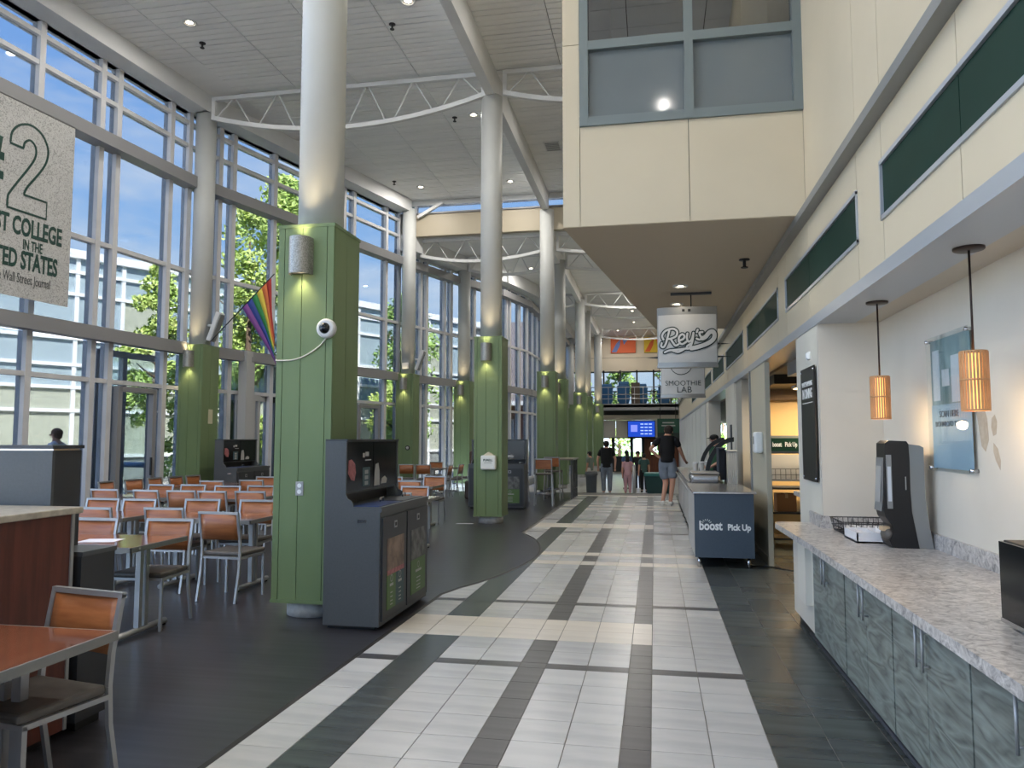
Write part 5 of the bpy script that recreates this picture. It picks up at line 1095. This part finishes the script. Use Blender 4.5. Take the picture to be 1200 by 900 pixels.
for i in range(3): c = thing('cup_stack', ['clear cup stack on the serving counter, nearest', 'clear cup stack on the serving counter, middle', 'clear cup stack on the serving counter, farthest'][i], 'cups', (0.72 + 0.14 * i, 14.0 + 0.5 * i, 0.9), 0, 'cup stacks'); obj('cups', MB().lathe([(0.035, 0.0), (0.05, 0.28), (0.046, 0.28), (0.03, 0.01)], 14), M_pale, c); obj('top_rim', MB().lathe([(0.05, 0.27), (0.054, 0.28), (0.05, 0.29)], 14), M_tray, c)
gd = thing('curved_guard', 'big black curved food guard rising over the serving counter', 'food guard', (0, 0, 0))
arc = [(0.84 + 0.50 * (1 - math.cos(R(a))), 0.9 + 0.74 * math.sin(R(a))) for a in range(0, 91, 9)]; arc_i = [(0.84 + 0.07 + 0.43 * (1 - math.cos(R(a))), 0.9 + 0.66 * math.sin(R(a))) for a in range(90, -1, -9)]
obj('end_frame', MB().extr((arc + arc_i)[::-1], 'y', 13.40, 13.46), M_black, gd); obj('end_frame', MB().extr((arc + arc_i)[::-1], 'y', 15.2, 15.26), M_black, gd)
for a, b in zip(arc[:-1], arc[1:]): obj('shield', MB().add([(a[0], 13.46, a[1]), (b[0], 13.46, b[1]), (b[0], 15.2, b[1]), (a[0], 15.2, a[1])], [(0, 1, 2, 3)], True), M_dkglass, gd) if False else None
M_navycloth = mat('navy_cover', (44, 52, 64), 0.7); M_whitecloth = mat('white_cover', (190, 192, 192), 0.7)
for (x0, x1, zt, m, lab) in ((1.02, 1.12, 1.44, M_navycloth, 'navy cloth cover hanging behind the curved food guard'), (1.14, 1.30, 1.40, M_whitecloth, 'white cloth cover hanging next to the navy one')):
    t = thing('cloth_cover', lab, 'cover', (0, 0, 0)); pts = []
    for i in range(13): pts.append((x0 + (x1 - x0) * i / 12, 12.62 + 0.02 * (i % 2)))
    pts2 = [(px, py + 0.5) for px, py in pts[::-1]]; obj('cloth', MB().prism(pts + pts2, 0.945 if x1 < 1.13 else 0.0, zt), m, t); obj('folded_top', MB().rbox(x0 - 0.005, x1 + 0.005, 12.6, 13.15, zt, zt + 0.03, 0.012), m, t)
ph = thing('door_pull', 'dark steel strip on the grey pier behind the pick up counter', 'strip', (1.38, 14.3, 1.62)); obj('strip', MB().rbox(-0.01, 0.012, -0.1, 0.1, -0.22, 0.25, 0.004), M_bindk, ph)
# ================================================================== HANGING SIGNS
M_signf = mat('sign_face', (196, 196, 194), 0.45, col2=(190, 190, 188), scale=(3, 3, 3)); M_signm = mat('sign_metal', (150, 150, 148), 0.35, 0.6); M_ink = mat('sign_ink', (34, 50, 48), 0.5); M_fill = mat('sign_fill', (206, 206, 204), 0.45)
def hang_sign(name, label, x0, x1, y, z0, z1, ztop):
    t = thing(name, label, 'sign', ((x0 + x1) / 2, y, 0)); w = (x1 - x0) / 2
    def arcp(d, n=12, inset=0.0): return [(-w + inset + 2 * (w - inset) * i / n, -d * (1 - (2 * i / n - 1) ** 2)) for i in range(n + 1)]
    a = arcp(0.05); b = [(px, -py + 0.06) for px, py in a[::-1]]
    obj('case', MB().prism(a + b, z0, z1), M_signm, t)
    a2 = [(px, py - 0.004) for px, py in arcp(0.05, 12, 0.014)]; b2 = [(px, py + 0.004) for px, py in a2[::-1]]; obj('face', MB().prism(a2 + b2, z0 + 0.05, z1 - 0.11), M_signf, t)
    obj('bottom_lip', MB().prism([(px * 1.02, py * 1.25 - 0.012) for px, py in a] + [(px * 1.02, -py + 0.07) for px, py in a[::-1]], z0 - 0.02, z0 + 0.012), M_signm, t)
    if ztop: obj('hanger', MB().cyl(0.06, 0.03, z1, ztop - 0.03, 0.008, 8), M_black, t); obj('ceiling_plate', MB().box(-0.22, 0.34, 0.0, 0.07, ztop - 0.03, ztop), M_bindk, t)
    for x in (-0.05, 0.03): obj('clip', MB().box(x - 0.018, x + 0.018, -0.062, -0.048, z1 - 0.07, z1 - 0.035), M_dark, t)
    return t, w
rs, w = hang_sign('hanging_sign', 'hanging grey sign with outlined script lettering and a swoosh', 0.06, 0.88, 10.7, 2.62, 3.45, 3.66)
# script strokes in sign space, unit = sign width (x -0.5..0.5, z measured from the middle of the lettering)
S_ = [
 [(-0.30, 0.17), (-0.33, 0.06), (-0.36, -0.05), (-0.40, -0.11), (-0.44, -0.09), (-0.43, -0.04)],                                     # R stem
 [(-0.40, 0.02), (-0.42, 0.09), (-0.36, 0.17), (-0.24, 0.20), (-0.17, 0.15), (-0.19, 0.07), (-0.28, 0.03), (-0.33, 0.03)],          # R bowl
 [(-0.28, 0.03), (-0.24, -0.04), (-0.20, -0.09), (-0.15, -0.07)],                                                                     # R leg
 [(-0.14, -0.01), (-0.07, 0.02), (-0.05, 0.07), (-0.09, 0.10), (-0.14, 0.05), (-0.14, -0.03), (-0.09, -0.07), (-0.02, -0.03)],      # e
 [(0.00, 0.11), (-0.01, 0.03), (0.02, -0.03), (0.07, 0.01), (0.10, 0.12)], [(0.10, 0.12), (0.08, -0.02), (0.04, -0.12), (0.0, -0.15), (-0.01, -0.11), (0.06, -0.06)],   # y
 [(0.17, 0.17), (0.155, 0.13)],                                                                                                        # apostrophe
 [(0.25, 0.13), (0.20, 0.12), (0.21, 0.07), (0.235, 0.03), (0.20, 0.0), (0.15, 0.02)],                                               # s
 [(0.24, 0.02), (0.30, 0.05), (0.36, 0.12), (0.42, 0.14), (0.45, 0.08), (0.42, 0.0), (0.32, -0.07), (0.18, -0.12), (0.06, -0.145)],  # swoosh
 [(-0.02, -0.145), (-0.15, -0.16), (-0.30, -0.17), (-0.38, -0.20)], [(-0.25, -0.175), (-0.17, -0.20), (-0.12, -0.19), (-0.06, -0.155)],
]
k = 0.82
def yoff(x): return -0.05 * (1 - (x / w) ** 2)
dk, lt = MB(), MB()
for st in S_:
    P_ = [(px * k, pz * k + 2.98) for px, pz in smooth_pts(st, 6)]
    wd = 1.5 if st is S_[8] else 1.0
    ribbon(dk, P_, 0.074 * k * wd, -0.012, -0.003); ribbon(lt, P_, (0.074 * wd - 0.040) * k, -0.016, -0.007)
for mb_ in (dk, lt): mb_.v = [(vx, vy + yoff(vx), vz) for vx, vy, vz in mb_.v]
obj('script_outline', dk, M_ink, rs); obj('script_fill', lt, M_fill, rs)
for (sx, z, l_) in ((-1, 2.75, 0.16), (1, 2.93, 0.18), (1, 2.75, 0.2)):
    obj('bracket_arm', MB().add([(sx * w, 0.02, z - 0.012), (sx * w, 0.06, z - 0.012), (sx * w, 0.06, z + 0.012), (sx * w, 0.02, z + 0.012), (sx * (w + l_), 0.05, z)], [(0, 1, 2, 3), (0, 4, 1), (1, 4, 2), (2, 4, 3), (3, 4, 0)]), M_dark, rs)
sl, w2_ = hang_sign('hanging_sign', 'hanging grey sign reading Smoothie Lab below the script sign', 0.13, 0.92, 14.05, 2.38, 3.22, 3.66)
text('lettering', 'SMOOTHIE', 0.13, M_ink, sl, (0.0, -0.062, 2.62), '-y', -0.001); text('lettering', 'LAB', 0.16, M_ink, sl, (0.02, -0.062, 2.50), '-y', -0.001)
lg = MB(); n = 24; ribbon(lg, [(-0.03 + 0.2 * math.cos(2 * math.pi * i / n), 2.98 + 0.2 * math.sin(2 * math.pi * i / n)) for i in range(n)], 0.012, -0.066, -0.058, True); obj('ring_emblem', lg, M_ink, sl)
# ================================================================== FAR END OBJECTS
sn = thing('wall_screen', 'glowing blue information screen on the far wall', 'screen', (0, 0, 0)); obj('bezel', MB().box(-1.56, 0.06, 44.8, 44.9, 1.72, 2.70), M_black, sn); obj('display', MB().box(-1.52, 0.02, 44.78, 44.8, 1.76, 2.66), emis('screen_blue', (30, 66, 170), 1.0), sn)
obj('tile', MB().box(-1.36, -0.98, 44.775, 44.78, 2.05, 2.45), emis('screen_light', (110, 120, 235), 1.2), sn)
for i in range(4):
    for j in range(3): obj('text_block', MB().box(-0.8 + j * 0.24, -0.8 + j * 0.24 + 0.18, 44.775, 44.78, 1.9 + 0.19 * i, 1.96 + 0.19 * i), emis('screen_text', (150, 170, 240), 1.2), sn)
gs = thing('green_sign', 'hanging dark green sign with pale lines beside the far screen', 'sign', (0, 0, 0)); obj('board', MB().box(0.15, 1.28, 40.0, 40.1, 1.95, 2.68), mat('sign_green2', (20, 70, 52), 0.5), gs); obj('skirt', MB().box(0.15, 1.28, 40.0, 40.1, 1.38, 1.95), mat('sign_dark_green', (14, 34, 28), 0.5), gs)
for i, ww in enumerate((0.6, 0.7, 0.45)): obj('text_line', MB().box(0.72 - ww / 2, 0.72 + ww / 2, 39.99, 40.0, 2.44 - i * 0.15, 2.50 - i * 0.15), M_pale, gs)
for x in (0.3, 1.1): obj('hanger', MB().cyl(x, 40.05, 2.68, 7.9, 0.015, 6), M_black, gs)
for (x, lab, m1, m2) in ((-2.55, 'orange and blue art panel high on the far wall', (226, 104, 56), (110, 130, 190)), (-0.55, 'yellow and orange art panel high on the far wall', (232, 196, 60), (222, 104, 52))):
    a = thing('art_panel', lab, 'art', (x, 45.9, 6.85)); obj('canvas', MB().box(0, 1.5, 0, 0.09, 0, 0.92), mat('art_' + lab[:4], m1, 0.6), a); obj('shape', MB().extr([(0.05, 0.05), (0.35, 0.05), (0.55, 0.45), (0.6, 0.85), (0.35, 0.6)], 'y', -0.01, 0.0), mat('art2_' + lab[:4], m2, 0.6), a); obj('shape', MB().extr([(0.8, 0.5), (1.1, 0.9), (0.7, 0.9)], 'y', -0.01, 0.0), mat('art2_' + lab[:4], m2, 0.6), a)
M_bluech = mat('blue_chair', (34, 84, 128), 0.5)
for si, (x, n, nm) in enumerate(((-2.75, 5, 'left of the kiosk post'), (-1.75, 6, 'just right of the kiosk post'), (-0.72, 5, 'in the middle of the balcony'), (0.55, 4, 'at the right end of the balcony'))):
    for i in range(n):
        t = thing('stacked_chair', 'blue chair, ' + ('lowest', 'second from below', 'third from below', 'fourth from below', 'fifth from below', 'sixth from below')[i] + ' in the balcony stack ' + nm, 'chair', (x, 44.6, 3.6 + 0.15 * i), 0, 'blue chairs stacked on the balcony, ' + nm)
        obj('tub', MB().add([(-0.25, -0.24, 0.02), (0.25, -0.24, 0.02), (0.25, 0.24, 0.02), (-0.25, 0.24, 0.02), (-0.38, -0.3, 0.40), (0.38, -0.3, 0.40), (0.38, 0.3, 0.40), (-0.38, 0.3, 0.40)], [(3, 2, 1, 0), (4, 5, 6, 7), (0, 1, 5, 4), (1, 2, 6, 5), (2, 3, 7, 6), (3, 0, 4, 7)]), M_bluech, t)
        obj('back', MB().rbox(-0.3, 0.3, 0.22, 0.3, 0.36, 0.68, 0.03, 1), M_bluech, t); obj('seat_pad', MB().rbox(-0.26, 0.26, -0.24, 0.22, 0.38, 0.43, 0.02, 1), M_bluech, t)
tc_ = thing('trash_can', 'round grey trash can at the step by the far aisle', 'trash can', (-1.95, 23.6, -0.17)); obj('body', MB().lathe([(0.0, 0.0), (0.15, 0.0), (0.18, 0.72), (0.19, 0.72), (0.19, 0.76), (0.16, 0.76)], 20), mat('can_grey', (104, 112, 120), 0.4, 0.3), tc_); obj('liner', MB().lathe([(0.16, 0.74), (0.19, 0.77), (0.2, 0.70), (0.2, 0.66)], 20), M_binside, tc_)
tl = thing('teal_bin', 'teal green square bin with a lid at the end of the aisle', 'bin', (0.12, 24.4, -0.17)); obj('body', MB().add([(-0.36, -0.3, 0), (0.36, -0.3, 0), (0.36, 0.3, 0), (-0.36, 0.3, 0), (-0.43, -0.36, 0.62), (0.43, -0.36, 0.62), (0.43, 0.36, 0.62), (-0.43, 0.36, 0.62)], [(3, 2, 1, 0), (4, 5, 6, 7), (0, 1, 5, 4), (1, 2, 6, 5), (2, 3, 7, 6), (3, 0, 4, 7)]), mat('teal_dark', (18, 58, 56), 0.5), tl); obj('lid', MB().rbox(-0.46, 0.46, -0.39, 0.39, 0.62, 0.72, 0.03), mat('teal_lid', (40, 110, 104), 0.5), tl)
bd = thing('steel_post', 'slim steel railing post in the middle of the far aisle', 'post', (-0.63, 23.4, -0.17)); obj('tube', MB().cyl(0, 0, 0, 0.98, 0.05, 12), M_steel, bd); obj('base_plate', MB().cyl(0, 0, 0, 0.02, 0.1, 12), M_steel, bd); obj('cap', MB().ball((0, 0, 0.98), (0.052, 0.052, 0.03)), M_chrome, bd)
# outdoor seat / blue railing seen through the door
bb = thing('blue_railing', 'blue tube railing outside by the glass door', 'railing', (-11.9, 15.0, -0.03)); obj('tube', MB().tube(smooth_pts([(-0.9, -0.6, 0.62), (-0.9, -0.6, 0.95), (-0.6, -0.4, 1.05), (0.5, 0.3, 1.05), (0.65, 0.4, 0.9), (0.65, 0.4, 0.0)], 4), 0.06, 8), mat('pale_blue_metal', (150, 180, 220), 0.4), bb); obj('post', MB().cyl(-0.9, -0.6, 0, 0.7, 0.05, 8), mat('pale_blue_metal', (150, 180, 220), 0.4), bb)
# ================================================================== PEOPLE
def skin(name, V, E, root, m, parent, extra=None, sub=2):
    keys = list(V.keys()); idx = {k: i for i, k in enumerate(keys)}
    me = bpy.data.meshes.new(name); me.from_pydata([V[k][0] for k in keys], [(idx[a], idx[b]) for a, b in E], [])
    o = bpy.data.objects.new(name, me); TMP.collection.objects.link(o)
    o.modifiers.new('s', 'SKIN'); sm = o.modifiers.new('u', 'SUBSURF'); sm.levels = sub; sm.render_levels = sub
    for k in keys:
        r = V[k][1]; r = r if isinstance(r, tuple) else (r, r); d = me.skin_vertices[0].data[idx[k]]; d.radius = r; d.use_root = (k == root)
    TVL.update(); dg = TVL.depsgraph; nm = bpy.data.meshes.new_from_object(o.evaluated_get(dg)); bpy.data.objects.remove(o); bpy.data.meshes.remove(me)
    if extra is not None and extra.v:
        v = [tuple(q.co) for q in nm.vertices]; f = [list(p.vertices) for p in nm.polygons]; b = len(v); v += extra.v; f += [[b + i for i in q] for q in extra.f]
        nm2 = bpy.data.meshes.new(name); nm2.from_pydata(v, [], f); bpy.data.meshes.remove(nm); nm = nm2
    nm.name = name; nm.polygons.foreach_set('use_smooth', [True] * len(nm.polygons)); nm.materials.clear(); nm.materials.append(m)
    return link(name, nm, parent)
BASE = {'pelvis': (0, 0, .52), 'spine': (0, 0, .61), 'chest': (0, .005, .73), 'nb': (0, 0, .815), 'neck': (0, .005, .855), 'head': (0, .015, .905), 'top': (0, .01, .958),
        'shL': (-.098, 0, .795), 'elL': (-.125, -.01, .63), 'wrL': (-.13, .02, .49), 'haL': (-.13, .03, .45), 'shR': (.098, 0, .795), 'elR': (.125, -.01, .63), 'wrR': (.13, .02, .49), 'haR': (.13, .03, .45),
        'hiL': (-.052, 0, .49), 'knL': (-.055, .012, .275), 'anL': (-.055, -.012, .05), 'toL': (-.06, .065, .022), 'hiR': (.052, 0, .49), 'knR': (.055, .012, .275), 'anR': (.055, -.012, .05), 'toR': (.06, .065, .022)}
RAD = {'pelvis': .072, 'spine': .066, 'chest': .076, 'nb': .036, 'neck': .029, 'head': .05, 'top': .034, 'sh': .034, 'el': .025, 'wr': .017, 'ha': .016, 'hi': .056, 'kn': .036, 'an': .024, 'to': .019}
def person(label, loc, rz, H, pose=None, shirt=(20, 20, 24), pants=(120, 130, 150), hair=(40, 30, 26), short=False, sleeve=True, shoes=(200, 200, 200), longhair=False, fat=1.0, cap=None, face=True):
    t = thing('person', label, 'person', loc, rz)
    J = dict(BASE); J.update(pose or {}); J = {k: Vector(v) * H for k, v in J.items()}
    rad = lambda k: RAD.get(k, RAD.get(k[:2], .03)) * H * (fat if k in ('pelvis', 'spine', 'chest') or k[:2] == 'hi' else 1.0)
    ed = [('pelvis', 'spine'), ('spine', 'chest'), ('chest', 'nb'), ('nb', 'neck'), ('neck', 'head'), ('head', 'top')]
    for s in 'LR': ed += [('nb', 'sh' + s), ('sh' + s, 'el' + s), ('el' + s, 'wr' + s), ('wr' + s, 'ha' + s), ('pelvis', 'hi' + s), ('hi' + s, 'kn' + s), ('kn' + s, 'an' + s), ('an' + s, 'to' + s)]
    ex = MB()
    for s in 'LR':   # five fingers on each hand, nose and ears
        d = (J['ha' + s] - J['wr' + s]).normalized(); sd = d.cross(Vector((0, 1, 0.2))).normalized(); base = J['ha' + s]
        for i, (o_, L) in enumerate(((-.012, .03), (-.004, .036), (.004, .034), (.012, .027))):
            p = base + sd * o_ * H + d * .004 * H; b_ = Vector((0, 1, 0)) * .006 * H
            ex.tube([p, p + d * L * .55 * H, p + d * L * H + b_], [.0055 * H, .005 * H, .0035 * H], 6)
        p = base - d * .012 * H; tdir = (d * .6 + Vector((0, 1, 0)) * .8).normalized(); ex.tube([p, p + tdir * .018 * H, p + tdir * .03 * H], [.0065 * H, .0055 * H, .004 * H], 6)
    hd = J['head']; up = (J['top'] - J['neck']).normalized(); fw = Vector((0, 1, 0)); fw = (fw - up * fw.dot(up)).normalized(); rt = fw.cross(up)
    ex.ball(hd + fw * .053 * H, (.008 * H, .012 * H, .013 * H), 8, 6)
    for s in (-1, 1): ex.ball(hd + rt * s * .047 * H, (.008 * H, .012 * H, .018 * H), 8, 6)
    skin('body', {k: (J[k], rad(k)) for k in J}, ed, 'pelvis', M_skin, t, ex)
    if face:
        for s in (-1, 1): obj('eye', MB().ball(hd + fw * .047 * H + rt * s * .018 * H + up * .008 * H, .006 * H, 8, 6), M_dark, t)
        obj('mouth', MB().ball(hd + fw * .046 * H - up * .024 * H, (.014 * H, .005 * H, .003 * H), 8, 6), M_pink, t)
    c = 1.16
    ms = mat('cloth_%d_%d_%d' % shirt, shirt, 0.85); mp = mat('cloth_%d_%d_%d' % pants, pants, 0.85, col2=tuple(max(0, q - 14) for q in pants), scale=(14, 14, 8))
    V = {'l2': (J['pelvis'] * 1.4 - J['spine'] * .4, rad('pelvis') * 1.22), 'lo': (J['pelvis'], rad('pelvis') * 1.24), 'spine': (J['spine'], rad('spine') * 1.2), 'chest': (J['chest'], rad('chest') * 1.16), 'nb': (J['nb'], rad('nb') * 1.15)}; E = [('l2', 'lo'), ('lo', 'spine'), ('spine', 'chest'), ('chest', 'nb')]
    for s in 'LR':
        V['sh' + s] = (J['sh' + s], rad('sh') * 1.3); V['m' + s] = (J['sh' + s].lerp(J['el' + s], .35), rad('sh') * 1.22); V['e' + s] = (J['sh' + s].lerp(J['el' + s], .72 if sleeve else .45), rad('sh') * 1.16); E += [('nb', 'sh' + s), ('sh' + s, 'm' + s), ('m' + s, 'e' + s)]
    skin('shirt', V, E, 'chest', ms, t)
    V = {'w': (J['spine'], rad('spine') * 1.1), 'pelvis': (J['pelvis'], rad('pelvis') * 1.14)}; E = [('w', 'pelvis')]
    for s in 'LR':
        V['hi' + s] = (J['hi' + s], rad('hi') * 1.12); E.append(('pelvis', 'hi' + s))
        if short: V['m' + s] = (J['hi' + s].lerp(J['kn' + s], .5), rad('hi') * 1.12); V['k' + s] = (J['hi' + s].lerp(J['kn' + s], .88), rad('hi') * 1.08); E += [('hi' + s, 'm' + s), ('m' + s, 'k' + s)]
        else: V['kn' + s] = (J['kn' + s], rad('kn') * 1.32); V['an' + s] = (J['an' + s] + Vector((0, 0, .01 * H)), rad('an') * 1.6); E += [('hi' + s, 'kn' + s), ('kn' + s, 'an' + s)]
    skin('shorts' if short else 'trousers', V, E, 'pelvis', mp, t)
    mshoe = mat('shoe_%d' % shoes[0], shoes, 0.6)
    for s in 'LR':
        a, b = J['an' + s], J['to' + s]; d = b - a; heel = a - Vector((d.x, d.y, 0)) * .25; z = b.z
        skin('shoe', {'h': (Vector((heel.x, heel.y, min(a.z, z + .015 * H))), .026 * H), 'm': ((a + b) / 2 - Vector((0, 0, .006 * H)), .028 * H), 't': (b, .022 * H)}, [('h', 'm'), ('m', 't')], 'm', mshoe, t, sub=1)
    hm = mat('hair_%d' % hair[0], hair, 0.8, col2=tuple(q + 12 for q in hair), scale=(60, 60, 20)); hb = MB()
    cc = hd + up * .02 * H - fw * .012 * H; hb.ball(cc, (.056 * H, .056 * H, .05 * H), 14, 10)
    if longhair: hb.ball(hd - fw * .035 * H - up * .05 * H, (.05 * H, .028 * H, .08 * H), 12, 8)
    else: hb.ball(hd - fw * .026 * H - up * .012 * H, (.046 * H, .035 * H, .038 * H), 12, 8)
    if cap: hb = MB().ball(hd + up * .028 * H, (.058 * H, .06 * H, .042 * H), 14, 8).ball(hd + up * .022 * H + fw * .06 * H, (.04 * H, .04 * H, .006 * H), 10, 6)
    obj('cap' if cap else 'hair', hb, mat('cap_black', (20, 20, 22), 0.7) if cap else hm, t)
    return t
lean = {'pelvis': (0, -.02, .525), 'spine': (.0, .0, .61), 'chest': (.0, .03, .725), 'nb': (.0, .045, .805), 'neck': (.005, .058, .84), 'head': (.015, .08, .89), 'top': (.018, .08, .945),
        'shL': (-.1, .03, .785), 'elL': (-.2, -.045, .67), 'wrL': (-.10, -.04, .58), 'haL': (-.075, -.035, .565), 'shR': (.1, .04, .79), 'elR': (.155, .07, .65), 'wrR': (.2, .13, .535), 'haR': (.215, .16, .515),
        'hiL': (-.052, -.02, .49), 'knL': (-.02, -.01, .275), 'anL': (-.055, -.075, .075), 'toL': (-.07, -.01, .022), 'hiR': (.05, -.015, .49), 'knR': (.06, -.03, .285), 'anR': (.03, -.035, .05), 'toR': (.045, .04, .022)}
person('man in black shirt and grey shorts leaning on the serving counter', (0.30, 18.75, 0.007), R(-4), 2.02, lean, (20, 20, 24), (132, 142, 156), (44, 34, 28), short=True, shoes=(226, 226, 222), fat=1.12)
person('man in black shirt and loose jeans walking away down the aisle', (-1.52, 24.3, -0.17), R(4), 1.78, {'wrL': (-.15, .02, .5), 'elL': (-.16, -.01, .64), 'wrR': (.15, .02, .5), 'elR': (.16, -.01, .64), 'haL': (-.15, .03, .46), 'haR': (.15, .03, .46)}, (18, 18, 20), (126, 134, 146), (26, 22, 22), shoes=(180, 184, 190), fat=1.32)
person('child in a pink outfit walking in the far aisle', (-0.86, 24.45, -0.17), R(-2), 1.28, None, (214, 170, 176), (206, 164, 172), (26, 22, 24), shoes=(190, 180, 180), longhair=True, fat=1.1)
person('teenager in a green shirt and dark leggings in the far aisle', (-0.36, 25.7, -0.17), R(10), 1.34, None, (70, 100, 96), (26, 26, 30), (40, 32, 30), shoes=(40, 40, 44), fat=1.05)
person('person in a blue top beyond the pink child', (-0.98, 27.2, -0.17), R(30), 1.42, None, (70, 96, 140), (40, 44, 54), (24, 20, 22), shoes=(60, 60, 60), longhair=True)
person('person in a black top with dark hair beyond the green shirt', (-0.62, 28.6, -0.34), R(170), 1.56, None, (28, 28, 32), (60, 60, 70), (30, 24, 24), shoes=(60, 60, 60))
person('small child in a grey green shirt and white shorts beside the trash can', (-2.22, 26.3, -0.17), R(60), 1.4, None, (120, 132, 122), (220, 220, 218), (30, 26, 26), short=True, shoes=(200, 200, 200))
person('counter worker in green with a black cap behind the food guard', (1.36, 17.7, 0.004), R(110), 1.76, {'wrL': (-.08, .12, .55), 'haL': (-.06, .15, .55), 'wrR': (.08, .12, .55), 'haR': (.06, .15, .55)}, (52, 92, 66), (40, 40, 44), (20, 20, 20), cap=True)
person('man with short brown hair and white top outside the window', (-11.42, 12.75, -0.03), R(105), 1.9, None, (236, 238, 240), (70, 74, 86), (110, 84, 66), shoes=(120, 120, 120))

bpy.data.scenes.remove(TMP)
